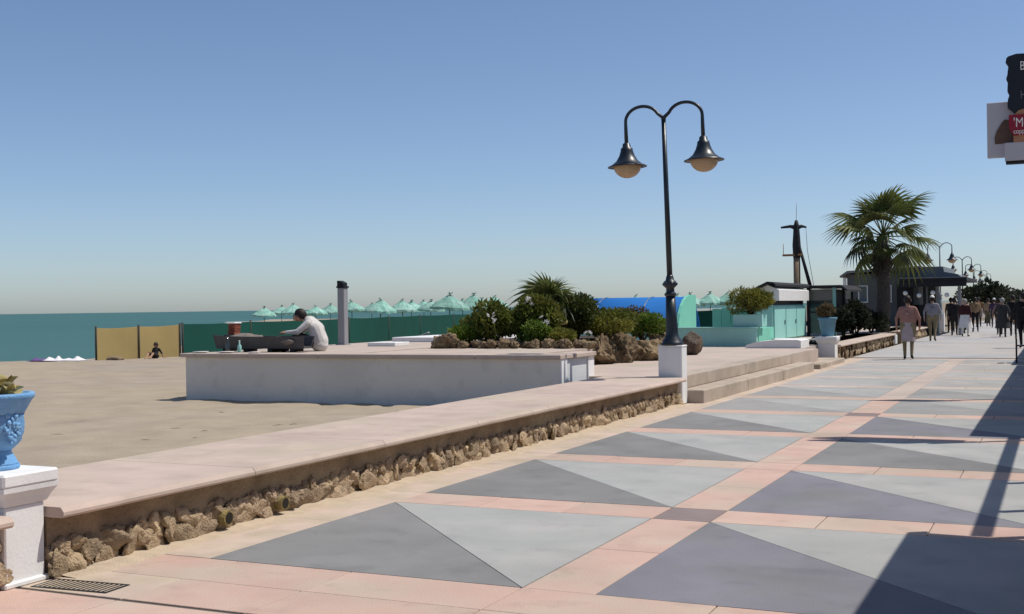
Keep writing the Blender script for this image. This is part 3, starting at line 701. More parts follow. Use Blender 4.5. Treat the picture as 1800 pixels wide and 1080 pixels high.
windbreak('long dark green cloth windbreak running behind the white platform', [(-28.9, 34.28), (-30.2, 40), (-31.6, 46), (-33.1, 52), (-34.6, 58.5), (-36.2, 65), (-38, 73), (-40.2, 82), (-36, 88), (-31, 93)],
          [1.17, 1.22, 1.28, 1.36, 1.44, 1.52, 1.61, 1.72, 1.78, 1.84], 'green_net')
windbreak('dark green cloth screen seen behind the mint kiosk', [(-13.6, 44.5), (-12.0, 44.9), (-10.4, 45.3)], 1.5, 'green_net')
def drape(sx, sy, h, seed, n=14):
    vs = [((i / n - .5) * sx, (j / n - .5) * sy, .012 + h * max(0, noise.noise(Vector((i * .35 + seed, j * .3, seed))) + .35) * math.sin(math.pi * i / n) * math.sin(math.pi * j / n)) for j in range(n + 1) for i in range(n + 1)]
    vs += [(x, y, z - .02) for x, y, z in vs]
    k = (n + 1) ** 2; fs = [(j * (n + 1) + i, j * (n + 1) + i + 1, (j + 1) * (n + 1) + i + 1, (j + 1) * (n + 1) + i) for j in range(n) for i in range(n)]
    fs += [(a + k, d + k, c + k, b + k) for a, b, c, d in fs]
    return vs, fs
for x, y, sx, m, lab in ((-31.55, 30.25, .75, 'towel_purple', 'purple patterned towel heaped at the edge of the sand'), (-31.05, 30.35, .75, 'towel', 'white towel heaped next to the purple towel'), (-30.35, 30.55, .9, 'towel', 'flatter white towel, rightmost of the three by the sea')):
    tag(MB().add(*drape(sx, .7, .20 if sx < .8 else .12, x), 0, True).build('beach_towel', m, None, (x, y, .02)), lab, 'towel', 'towels at the edge of the sand')
tag(obj('beach_bag', rock_mesh('beach_bag', 'wood_grey', 9, 3, .2), None, (-29.2, 31.2, .06), (0, 0, .4), (.30, .2, .11)), 'small brown bag lying before the left tan panel', 'bag')
# bits of driftwood on the near sand
for k in range(14):
    x = random.uniform(-13.0, -7.8); y = random.uniform(9.5, 16.3); l = random.uniform(.04, .10)
    a = random.uniform(-.6, .6) + .4; c_, s_ = math.cos(a) * l, math.sin(a) * l
    o = MB().tube([(-c_, -s_, sand_h(x - c_, y - s_)), (0, .01, sand_h(x, y) + .004), (c_, s_, sand_h(x + c_, y + s_))], [.003, .005, .003], 5).build('driftwood', 'wood_grey', None, (x, y, 0))
    tag(o, 'thin twig lying on the near sand left of the wall', 'twig', 'twigs scattered on the near sand')

# ------------------------------------------------------------------ beach umbrellas
def umbrella_mesh(seed):
    b = MB(); n = 12; vs = []
    prof = [(.02, 1.0), (.14, .93), (.40, .70), (.72, .42), (1.0, .16), (1.12, .02), (1.13, -.10)]
    for k, (r, z) in enumerate(prof):
        for i in range(n * 2):
            a = math.pi * i / n; rr = r * (1 - (.05 if i % 2 else 0) * (r > .3)); zz = z * .72 - (.05 if (i % 2 and k == len(prof) - 1) else 0)
            nz = noise.noise(Vector((math.cos(a) * r * 2.2, math.sin(a) * r * 2.2, seed))); nf = noise.noise(Vector((a * 9, r * 4, seed)))
            rr *= 1 + .06 * nz + (.05 * nf if r > .9 else 0); zz += .05 * nz * (r > .1) - (.07 * abs(nf) if k == len(prof) - 1 else 0)
            vs.append((rr * math.cos(a), rr * math.sin(a), zz))
    N = n * 2; fs = [(k * N + i, (k + 1) * N + i, (k + 1) * N + (i + 1) % N, k * N + (i + 1) % N) for k in range(len(prof) - 1) for i in range(N)]
    return b.add(vs, fs).mesh('canopy', 'umbrella')
ums = [umbrella_mesh(k * 7.3) for k in range(4)]
tas = MB()
rng = random.Random(3)
for k in range(26):
    a = rng.uniform(0, 6.3); e = Vector((math.cos(a) * .26, math.sin(a) * .26, rng.uniform(-.12, .16)))
    p = Vector((0, 0, .74)); s = e.cross(Vector((0, 0, 1))).normalized() * .04
    tas.add([p - s * .3, p + s * .3, p + e + s, p + e - s], [(0, 1, 2, 3)])
tas = tas.mesh('top_tuft', 'tuft')
def umbrella(label, x, y, top, s):
    gz = beach_z(x, y); t = thing('beach_umbrella', label, 'umbrella', (x, y, gz), random.uniform(0, 3), 'mint beach umbrellas beyond the green windbreak')
    s *= 1.12; tilt = (random.uniform(-.06, .06), random.uniform(-.06, .06), 0)
    obj('canopy', random.choice(ums), t, (0, 0, top - gz - .72 * s), tilt, s); obj('top_tuft', tas, t, (0, 0, top - gz - .74 * s), tilt, (s * .7, s * .7, s))
    MB().tube([(0, 0, -.1), (0, 0, top - gz - .2)], .035, 8).build('pole', 'post_dark', t)
UM = ((-84.85, 115, 2.05, 1.15, 'leftmost beach umbrella, first of the mint row'), (-80.6, 114.8, 2.35, 1.2, 'second mint beach umbrella from the left, above the seated man'),
      (-79.4, 117.6, 2.1, 1.1, 'third mint beach umbrella from the left, just left of grey post'), (-65.2, 103, 2.5, 1.15, 'mint beach umbrella just right of the grey post'),
      (-55.6, 92.6, 2.5, 1.2, 'second mint beach umbrella right of the grey post'), (-57.6, 100, 2.45, 1.2, 'third mint beach umbrella right of the grey post'),
      (-67.9, 122.9, 2.55, 1.1, 'small farther mint umbrella in the middle of the row'), (-44.95, 85.65, 2.75, 1.3, 'largest mint beach umbrella, left of the planted bed'),
      (-46.95, 94, 2.80, 1.3, 'mint beach umbrella next to the planted bed, right of the largest'), (-52.1, 109, 2.75, 1.2, 'mint umbrella half hidden by the planted bed'),
      (-44.6, 112.4, 2.75, 1.2, 'mint umbrella peeking left of the blue canvas vault'), (-47.9, 125.6, 2.75, 1.15, 'mint umbrella peeking just above the blue canvas vault'),
      (-34.15, 117.2, 2.75, 1.25, 'mint umbrella peeking above the curved mint end panel'), (-32.2, 117.9, 2.8, 1.25, 'mint umbrella above the gap right of the curved panel'),
      (-30.6, 118.5, 2.8, 1.25, 'mint umbrella above the mint panel'), (-29.0, 119.1, 2.75, 1.25, 'mint umbrella just left of the kiosk plant box'))
for x, y, z, s, lab in UM: umbrella(lab, x, y, z - .06, s)
UM2 = ((-96.0, 134.0, 2.15, 'far mint umbrella behind the leftmost pair'), (-87.5, 133.0, 2.3, 'far mint umbrella left of the grey post'), (-83.0, 136.0, 2.3, 'far mint umbrella hidden partly by the grey post'),
       (-74.5, 124.0, 2.4, 'far mint umbrella right of the grey post, second row'), (-64.5, 114.0, 2.4, 'far mint umbrella between the fourth and fifth of the front row'), (-60.5, 111.0, 2.4, 'far mint umbrella left of the middle of the second row'),
       (-58.0, 113.5, 2.45, 'far mint umbrella just left of the largest front umbrella'), (-55.5, 113.0, 2.5, 'far mint umbrella between the two largest front umbrellas'), (-40.5, 119.0, 2.6, 'far mint umbrella above the middle of the blue vault'),
       (-36.5, 121.0, 2.65, 'far mint umbrella seen beside the lamp pole'), (-27.2, 121.5, 2.7, 'rightmost far mint umbrella behind the box plant'))
for x, y, z, lab in UM2: umbrella(lab, x, y, z, 1.2)

# ------------------------------------------------------------------ kiosk group on the terrace
vt = thing('canvas_vault', 'blue canvas barrel vault shelter with mint end panel', 'shelter', (0, 0, T))
b = MB(); n = 14; rad = 1.42; vs = []
yc = 35.15
for x in (-14.3, -10.3):
    for rr in (rad, rad - .03):
        for k in range(n + 1):
            a = math.pi * k / n; vs.append((x, yc - rr * math.cos(a), rr * math.sin(a)))
N = n + 1; fs = []
for k in range(n): fs += [(k, k + 1, 2 * N + k + 1, 2 * N + k), (N + k, 3 * N + k, 3 * N + k + 1, N + k + 1), (k, N + k, N + k + 1, k + 1), (2 * N + k, 2 * N + k + 1, 3 * N + k + 1, 3 * N + k)]
b.add(vs, fs, 0, True).build('canvas', 'tarp', vt)
pts = [(yc - (rad + .02) * math.cos(math.pi * k / n), (rad + .05) * math.sin(math.pi * k / n)) for k in range(n // 2 + 1)] + [(yc + .55, rad + .05), (yc + .55, 0)]
MB().prism_yz(pts, -10.29, -10.20).build('end_panel', 'mint', vt)
for x in (-14.4, -12.9, -11.4): MB().tube([(x, yc - (rad + .012) * math.cos(math.pi * k / 20), (rad + .012) * math.sin(math.pi * k / 20)) for k in range(21)], .014, 6).build('hoop', 'iron_grey', vt)
kw = thing('mint_wall', 'low mint terrace wall in front of the canvas vault', 'wall', (0, 0, T))
MB().box(-12.9, -7.60, 32.5, 32.72, 0, .50).build('wall_front', 'mint_grey', kw); MB().box(-7.82, -7.58, 32.722, 34.6, 0, .498).build('wall_return', 'mint', kw)  # front painted greyer for shade, return brighter for sun
MB().box(-12.92, -7.56, 32.46, 32.76, .503, .54, 0, .008).build('coping', 'mint_grey', kw)
mp_ = thing('mint_screen', 'upright mint board screen between vault and plant box', 'screen', (0, 0, T))
for k in range(4): MB().box(-9.12 + k * .27, -8.86 + k * .27, 33.6, 33.64, 0, 1.05 + .02 * (k % 2), 0, .006).build('board', 'mint', mp_)
MB().box(-9.12, -8.05, 33.642, 33.68, .8, .88).build('rail', 'mint_grey', mp_)
pb = thing('plant_box', 'mint planter box standing on the mint wall', 'planter', (-7.86, 32.9, T + .541))
for q in ((-.40, .40, -.30, -.27, 'side_panel'), (-.40, .40, .27, .30, 'side_panel'), (-.40, -.37, -.27, .27, 'end_board'), (.37, .40, -.27, .27, 'end_board')): MB().box(*q[:4], 0, .34).build(q[4], 'mint_grey' if q[4] == 'side_panel' else 'mint_pale', pb)  # greyer sides and paler ends imitate shade and sun on one box
MB().box(-.37, .37, -.27, .27, 0, .31).build('soil', 'soil', pb)
bush('box_plant', 'big yellow green grassy plant in the mint planter box', (-7.82, 32.9, T + .83), (.62, .5, .50), 'leaf_yellow', 3600, .16, 41, 'plant', None, .16)
# beach shack with mint doors, glazed porch and dark pitched roof
sh = thing('beach_shack', 'mint sided beach shack with dark pitched roof and glazed porch', 'kiosk', (0, 0, T))
MB().box(-8.9, -8.18, 37.2, 42.4, 0, 1.12).build('wall', 'mint_pale', sh)
for k in range(3):
    d = MB().box(-8.178, -8.13, 37.28 + k * 1.72, 38.90 + k * 1.72, .05, 1.08, 0, .01).build('door', 'mint_pale', sh)
    MB().box(-8.128, -8.10, 38.7 + k * 1.72, 38.74 + k * 1.72, .5, .64).build('handle', 'iron_grey', d)
MB().box(-8.85, -8.22, 37.3, 42.3, 1.122, 1.26).build('sill_band', 'black', sh)
MB().prism_xz([(-8.85, 1.262), (-8.0, 1.262), (-8.0, 1.60), (-8.35, 1.76), (-8.85, 1.52)], 37.34, 42.2).build('gable', 'hull', sh)
b = MB(); rp = [(-9.2, 1.42), (-8.9, 1.56), (-8.55, 1.74), (-8.3, 1.86), (-8.12, 1.84), (-8.04, 1.78)]
b.prism_xz(rp + [(x, z - .07) for x, z in rp[::-1]], 37.0, 42.7).build('roof', 'wood_dark', sh)
MB().box(-8.3, -6.95, 42.45, 46.6, 1.70, 1.79, 0, .02).prism_xz([(-6.95, 1.70), (-6.75, 1.56), (-6.75, 1.63), (-6.95, 1.785)], 42.5, 46.5).build('porch_roof', 'wood_dark', sh)
for (x, y) in ((-8.1, 42.6), (-7.2, 42.6), (-7.2, 44.5), (-7.2, 46.4)): MB().box(x - .05, x + .05, y - .05, y + .05, 0, 1.70).build('porch_post', 'mint_grey' if x > -8 and y < 43 else 'wood_dark', sh)
for (x0, x1, y0, y1) in ((-8.04, -7.26, 42.59, 42.61), (-7.21, -7.19, 42.66, 44.44), (-7.21, -7.19, 44.56, 46.34)): MB().box(x0, x1, y0, y1, .1, 1.65).build('pane', 'glass', sh)
MB().box(-8.04, -7.26, 42.57, 42.63, .82, .88).build('glazing_bar', 'wood_dark', sh)
# mast standing behind the shack
ms = thing('ship_mast', 'dark ship mast with crosstree and wooden platform above the beach shack', 'mast', (-9.3, 46.7, T), 0, None, 1.065)
k_ = 43.2 / 38.33
MB().tube([(0, 0, 0), (0, 0, 2.75)], [.13, .12], 12).build('lower_mast', 'wood_grey', ms)
MB().tube([(0, 0, 2.75), (0, 0, 3.2), (0, 0, 3.92), (0, 0, 4.12)], [.13, .15, .10, .05], 12).build('upper_mast', 'wood_dark', ms)
MB().tube([(-.52, -.2, 3.86), (-.2, -.08, 3.90), (0, 0, 3.84), (.18, .07, 3.90), (.34, .13, 3.86)], [.035, .06, .10, .06, .03], 8).build('crosstree', 'wood_dark', ms)
MB().box(-.50, .18, -.12, .12, 2.82, 2.89, 0, .01).build('platform', 'wood', ms); MB().tube([(-.48, 0, 2.89), (-.48, 0, 3.28)], .012, 6).build('rail_post', 'wood', ms)
MB().tube([(.08, 0, 3.25), (.48, .1, 1.6)], [.05, .07], 8).build('boom', 'wood_dark', ms)
MB().tube([(.32, .12, 3.86), (.36, .14, 3.0), (.62, .2, 1.35)], .010, 5).build('stay', 'iron_grey', ms); MB().tube([(0, 0, 4.1), (.02, 0, 4.75)], .009, 5).build('antenna', 'iron_grey', ms)
# white low kerb planter and dinghy wheel near second pillar
kb = thing('white_kerb', 'low rounded white kerb block beside the second pillar', 'kerb', (-6.62, 31.9, T))
pts = []
prof = [(-1.0, 0), (-1.0, .08), (-.7, .17), (-.2, .22), (.35, .22), (.45, .20), (.45, -.2), (-1.0, -.2)]
MB().prism_xz([(x, z) for x, z in prof], -.55, .55).build('kerb_block', 'white', kb)
wb = thing('hand_trolley', 'white trolley board with small black wheel by the shack', 'trolley', (-6.78, 34.5, T), R(8))
MB().box(-.75, .55, -.25, .25, .12, .17, 0, .02).build('deck', 'hull', wb)
for q in (-.2, .2):
    w_ = MB().tube([(.35, q - .03, .10), (.35, q + .03, .10)], .10, 18).build('wheel', 'rubber', wb); MB().tube([(.35, q - .034, .10), (.35, q + .034, .10)], .035, 10).build('hub', 'iron_grey', w_)
MB().tube([(-.75, 0, .14), (-1.05, 0, .2)], .015, 6).build('handle', 'iron_grey', wb)
# low slab landing between steps and second pillar
tag(MB().box(-6.1, -5.36, 29.6, 33.2, -.02, .12, 0, .015).build('landing_slab', 'riser'), 'low pale slab between the steps and the second pillar', 'slab')
ub = thing('planter_pot', 'dull blue tapered planter pot on the second pillar', 'planter', (-5.92, 33.85, .68))
MB().lathe([(.16, 0), (.165, .02), (.24, .46), (.265, .47), (.268, .53), (.235, .53), (.225, .47)], 28).build('pot', 'blue_old', ub); MB().lathe([(.001, .47), (.226, .46)], 20).build('soil', 'soil', ub)
bush('pot_plant', 'dry olive bushy plant in the dull blue pot', (-5.92, 33.85, 1.15), (.32, .30, .28), 'leaf_dry', 1700, .09, 45, 'plant')
# hedges
def hedge(label, loc, rad, seed, n, leaf=.11): return bush('hedge', label, loc, rad, 'hedge', n, leaf, seed, 'hedge', 'dark hedges behind the far wall', .55, 14)
hedge('dark rounded hedge behind the dull blue pot', (-6.85, 42.2, T), (.42, .5, .66), 51, 3600)
hedge('tall dark dome shaped hedge right of the dull blue pot', (-6.72, 44.2, T), (.55, .65, .82), 52, 4000)
hedge('dark low hedge under the large palm, left part', (-7.2, 46.2, T), (.75, .9, .66), 53, 4200)
hedge('dark low hedge under the large palm, right part', (-6.65, 47.4, T), (.62, .8, .60), 54, 3600)
tag(MB().box(-.3, .3, -.3, .3, 0, .36, 0, .02).build('concrete_block', 'white_grey', None, (-6.02, 47.4, 0)), 'pale grey concrete block at the foot of the large palm', 'block')

# ------------------------------------------------------------------ far buildings
hs = thing('beach_house', 'dark grey low house with sloping roof left of the palm', 'house', (-8.45, 60.5, T))
MB().box(-1.15, 2.2, 0, 5, 0, 2.55).build('wall', 'house', hs)
MB().prism_xz([(-1.45, 2.48), (-1.1, 2.72), (2.3, 2.88), (2.3, 2.80), (-1.1, 2.60), (-1.45, 2.40)], -.35, 5.3).build('roof', 'roof', hs)
for x in (-.62, .5):
    f = MB().box(x, x + .46, -.05, 0, 1.15, 2.0, 0, .01).build('window', 'white_grey', hs); MB().box(x + .05, x + .41, -.06, -.051, 1.2, 1.95).build('pane', 'glass', f)
MB().box(-1.34, -1.2, -.05, .1, 0, 2.4).build('corner_post', 'white_grey', hs); MB().box(1.2, 1.95, -.04, 0, 0, 2.0).build('door', 'black', hs)
pv = thing('promenade_pavilion', 'dark open restaurant pavilion with flat canopy beside the crowd', 'pavilion', (0, 60.0, 0))
MB().box(-7.0, -4.0, -.6, 7, 2.55, 2.72, 0, .02).build('canopy', 'canopy_black', pv); MB().box(-7.0, -4.0, -.62, -.602, 2.30, 2.55).build('valance', 'canopy_black', pv)
MB().box(-6.98, -3.98, -.66, -.605, 2.70, 2.75).build('fascia', 'roof', pv)
MB().prism_xz([(-7.6, 2.72), (-4.3, 2.722), (-4.5, 2.90), (-5.1, 3.02), (-5.15, 3.28), (-7.6, 3.30)], .8, 7.5).build('upper_roof', 'roof', pv)
MB().box(-9.5, -5.9, 5.2, 7.2, -.1, 2.54).build('back_wall', 'house', pv)
for x in (-6.9, -5.9, -4.35): MB().box(x - .07, x + .07, -.3, -.16, 0, 2.3).build('column', 'grey_post' if x > -5 else 'black', pv)
MB().box(-6.9, -5.95, .5, 1.1, .44, 1.45).build('bar_counter', 'wood_dark', pv)
for k in range(4):
    tag(MB().ball((0, 0, 0), .11, 8).build('globe_light', 'paper', None, (-6.75 + k * .62, 59.55, 2.02 - .12 * (k % 2))), ('leftmost', 'second', 'third', 'rightmost')[k] + ' pale globe hanging under the pavilion canopy', 'lamp', 'globes under the pavilion canopy')
for (x, y, z, r_, lab) in ((-4.9, 92, 2.3, 1.9, 'dark tree behind the pavilion end'), (-5.2, 122, 2.0, 2.2, 'dark tree farther down the promenade'), (-1.6, 128, 1.8, 2.6, 'dark tree at the right end of the promenade'), (-2.9, 112, 1.7, 2.2, 'dark tree filling the far middle of the promenade end'), (-.9, 101, 1.6, 2.1, 'dark tree behind the crowd at the right edge')):
    t = thing('tree', lab, 'tree', (x, y, 0)); MB().tube([(0, 0, -.2), (.1, 0, z * .5), (0, .1, z)], [.16, .12, .06], 8).build('trunk', 'trunk', t)
    o = MB().add(*leaf_cloud(2600, (r_, r_, r_ * .7), .30, int(y), 12)).build('crown', 'hedge', t); o.location = (0, 0, z - r_ * .7)
# ------------------------------------------------------------------ landward side: eating house with awnings, post beam and signs
rb = thing('seafront_restaurant', 'cream seafront restaurant with deep awnings on the landward side', 'restaurant', (0, 0, 0))
MB().box(4.3, 11, -14, 9.4, -.1, 4.0).build('wall', 'facade', rb); MB().box(4.3, 11, 15.9, 60, -.1, 4.0).build('wall', 'facade', rb)
for y in list(range(-12, 8, 4)) + list(range(18, 58, 5)):
    w_ = MB().box(4.2, 4.3, y, y + 2.2, .9, 2.4).build('window', 'white', rb); MB().box(4.18, 4.199, y + .1, y + 2.1, 1.0, 2.3).build('pane', 'glass', w_)
for (ya, yb, xe) in ((-10, 9.72, .46), (16.2, 33, .44), (33.1, 58, .30)):
    MB().prism_xz([(xe, 3.0), (4.29, 3.5), (4.29, 3.55), (xe, 3.05)], ya, yb).build('awning', 'awning', rb)
    MB().box(xe - .01, xe + .02, ya, yb, 2.80, 2.999).build('valance', 'awning', rb)
    n = int((yb - ya) / 4.2)
    for k in range(n + 1): MB().box(xe + .35, xe + .42, ya + .1 + k * (yb - ya - .3) / n, ya + .17 + k * (yb - ya - .3) / n, 0, 3.04).build('post', 'black', rb)
MB().box(.87, .99, 9.73, 16.19, 3.0, 3.05).build('beam', 'black', rb)
for y in (10.75, 12.3): MB().box(.95, 1.02, y, y + .07, 0, 2.995).build('post', 'black', rb)

sg = thing('projecting_sign', 'projecting shop sign with black top board and red banner at upper right', 'sign', (0, 15.7, 0))
MB().box(-.80, .52, 0, .10, 3.36, 4.03, 0, .006).build('back_panel', 'sign_white', sg)
rng = random.Random(11)
ed = [(-.56, 3.94)]
for k in range(1, 13): ed.append((-.56 + rng.uniform(-.022, .022), 3.94 + k * .05))
ed += [(-.55 + k * .09, 4.57 + rng.uniform(-.012, .022)) for k in range(13)] + [(.54, 3.80), (-.40, 3.80), (-.47, 3.86)]
MB().prism_xz(ed[::-1], -.075, -.004).build('black_board', 'sign_black', sg)
MB().box(-.60, .54, -.09, -.003, 3.30, 3.52, 0, .006).build('lower_tray', 'sign_white', sg); MB().box(-.59, .54, -.08, .09, 3.27, 3.298).build('tray_base', 'black', sg)
MB().prism_xz([(-.46 + .2 * math.cos(t), 3.84 + .10 * math.sin(t)) for t in [math.pi * (1 - k / 12) for k in range(13)]][::-1] + [(-.66, 3.84)][:0], -.088, -.0755).build('bun_top', 'sign_tan', sg) if False else None
MB().prism_xz([(-.50, 3.52), (.53, 3.52), (.53, 3.90), (-.34, 3.925), (-.44, 3.90), (-.50, 3.84)], -.0875, -.0755).build('tan_picture', 'sign_tan', sg)
MB().prism_xz([(-.55, 3.70), (-.50, 3.60), (.53, 3.60), (.53, 3.85), (-.55, 3.85)], -.10, -.088).build('red_banner', 'sign_red', sg)
MB().prism_xz([(-.71, 3.52), (-.50, 3.525), (-.515, 3.72), (-.555, 3.80), (-.60, 3.81), (-.63, 3.78), (-.69, 3.68), (-.715, 3.60)], -.014, -.003).build('brown_picture', 'sign_brown', sg)
MB().tube([(.50, .05, 3.45), (.82, .05, 3.45)], .02, 8).tube([(.50, .05, 4.3), (.82, .05, 4.3)], .02, 8).build('bracket', 'black', sg)
MB().box(.80, .87, .015, .085, 0, 4.6).build('sign_post', 'black', sg)
def text(body, x, z, size, m, parent, y, sx=1.0):
    cu = bpy.data.curves.new('lettering', 'FONT'); cu.body = body; cu.size = size; cu.extrude = .002; cu.materials.append(M[m])
    tmp = bpy.data.objects.new('lettering', cu); C.objects.link(tmp); me = bpy.data.meshes.new_from_object(tmp.evaluated_get(bpy.context.evaluated_depsgraph_get())); bpy.data.objects.remove(tmp)
    o = bpy.data.objects.new('lettering', me); C.objects.link(o); o.parent = parent; o.location = (x, y, z); o.rotation_euler = (R(90), 0, 0); o.scale = (sx, 1, 1)
text('B', -.42, 4.385, .15, 'letter', sg, -.079, .7); text('H', -.42, 4.04, .14, 'letter_grey', sg, -.079, .7)
text("'Mi", -.50, 3.70, .16, 'letter', sg, -.104, .75); text('copp', -.50, 3.62, .085, 'letter', sg, -.104, .75)
s2 = thing('roof_sign', 'upright board sign over the second awning, just outside the frame', 'sign', (0, 21.9, 0))
MB().box(-.36, .56, 0, .09, 4.3, 5.35, 0, .01).build('board', 'sign_black', s2); MB().box(.48, .56, .09, .17, 2.0, 5.35).build('sign_post', 'black', s2)
MB().box(.48, .56, .09, .17, 0, 2.0).build('sign_post', 'black', s2)

# ------------------------------------------------------------------ people
def seg_ball(b, p0, r0, p1, r1, n=10):
    p0, p1 = Vector(p0), Vector(p1); d = p1 - p0; L = d.length or 1e-4; d = d / L if d.length else Vector((0, 0, 1))
    u = d.orthogonal().normalized(); w = d.cross(u); rings = []
    for k in range(5): t = -math.pi / 2 + (k + .15) / 4.15 * math.pi / 2; rings.append((p0 + d * r0 * math.sin(t), r0 * math.cos(t)))
    for k in range(5): t = k / 4.15 * math.pi / 2; rings.append((p1 + d * r1 * math.sin(t), r1 * math.cos(t)))
    vs = [c + (u * math.cos(2 * math.pi * i / n) + w * math.sin(2 * math.pi * i / n)) * r for c, r in rings for i in range(n)]
    N = len(rings); fs = [(k * n + i, k * n + (i + 1) % n, (k + 1) * n + (i + 1) % n, (k + 1) * n + i) for k in range(N - 1) for i in range(n)]
    fs += [tuple(range(n - 1, -1, -1)), tuple((N - 1) * n + i for i in range(n))]
    b.add(vs, fs)
def build_body(caps, voxel, slots, hands, face=None):
    b = MB()
    for c in caps: seg_ball(b, *c[:4])
    me = bpy.data.meshes.new('body'); me.from_pydata(b.v, [], b.f)
    tmp = bpy.data.objects.new('body', me); C.objects.link(tmp)
    md = tmp.modifiers.new('r', 'REMESH'); md.mode = 'VOXEL'; md.voxel_size = voxel
    sm = tmp.modifiers.new('s', 'SMOOTH'); sm.factor = .5; sm.iterations = 4
    dg = bpy.context.evaluated_depsgraph_get(); out = bpy.data.meshes.new_from_object(tmp.evaluated_get(dg))
    bpy.data.objects.remove(tmp)
    nv = len(out.vertices); co = np.empty(nv * 3); out.vertices.foreach_get('co', co); co = co.reshape(-1, 3)
    names = list(slots); best = np.full(len(out.polygons), 1e9); idx = np.zeros(len(out.polygons), int)
    ctr = np.empty(len(out.polygons) * 3); out.polygons.foreach_get('center', ctr); ctr = ctr.reshape(-1, 3)
    for c in caps:
        p0, r0, p1, r1, lab = np.array(c[0]), c[1], np.array(c[2]), c[3], c[4]
        d = p1 - p0; t = np.clip(((ctr - p0) @ d) / max(1e-6, d @ d), 0, 1)
        ds = np.linalg.norm(ctr - p0 - t[:, None] * d, axis=1) - (r0 + (r1 - r0) * t)
        k = ds < best; best[k] = ds[k]; idx[k] = names.index(lab)
    vs = [tuple(v) for v in co]; fs = [tuple(p.vertices) for p in out.polygons]
    g = MB(); g.add(vs, fs, 0, True); g.m = [int(i) for i in idx]
    bpy.data.meshes.remove(out)
    for (wr, dr, sd) in hands:    # five unequal bent fingers rooted in each palm
        wr, dr, sd = Vector(wr), Vector(dr).normalized(), Vector(sd).normalized(); nm = dr.cross(sd)
        for q, (off, l) in enumerate(((-.03, .065), (-.01, .078), (.01, .074), (.03, .058))):
            p = wr + dr * .085 + sd * off
            g.tube([p, p + dr * l * .55, p + dr * l * .95 + nm * l * .35], [.0095, .009, .007], 6, names.index('skin'))
        p = wr + dr * .03 - sd * .03
        g.tube([p, p - sd * .03 + dr * .03, p - sd * .035 + dr * .065], [.011, .010, .008], 6, names.index('skin'))
    if face:
        hc, fw, rt = Vector(face[0]), Vector(face[1]).normalized(), Vector(face[2]).normalized()
        up = rt.cross(fw)
        for s in (-1, 1): g.ball(hc + fw * .094 + rt * s * .034 + up * .005, .011, 4, names.index('hair'))
        g.ball(hc + fw * .096 - up * .055, .015, 4, names.index('lip'), (1.3, 1, .5))
    return g.mesh('body', [slots[k] for k in names])
def hair_part(hc, fw, rt, m, parent, hat=False):
    hc, fw, rt = Vector(hc), Vector(fw).normalized(), Vector(rt).normalized(); up = rt.cross(fw); b = MB(); n = 14; vs = []
    rows = 7
    for k in range(rows + 1):
        for i in range(n):
            az = 2 * math.pi * i / n; frontness = math.cos(az)
            low = -.10 + .115 * max(0, frontness) if not hat else .035
            th = math.pi / 2 * (1 - k / rows); z = low + (.128 - low) * math.sin(math.pi / 2 * k / rows)
            rr = .112 * math.cos(math.asin(max(-1, min(1, z / .130))))
            vs.append(hc + fw * (rr * math.cos(az) * 1.06 - .008) + rt * rr * math.sin(az) * .88 + up * z)
    fs = [(k * n + i, k * n + (i + 1) % n, (k + 1) * n + (i + 1) % n, (k + 1) * n + i) for k in range(rows) for i in range(n)]
    b.add(vs, fs, 0, True)
    if hat:
        o = len(b.v); q = [hc + fw * (.105 + .075 * math.cos(a)) + rt * .085 * math.sin(a) + up * .04 for a in [math.pi * (k / 8 - .5) for k in range(9)]]
        b.add(q + [p - up * .008 for p in q], [tuple(range(9)), tuple(range(17, 8, -1))])
    b.build('cap' if hat else 'hair', m, parent)
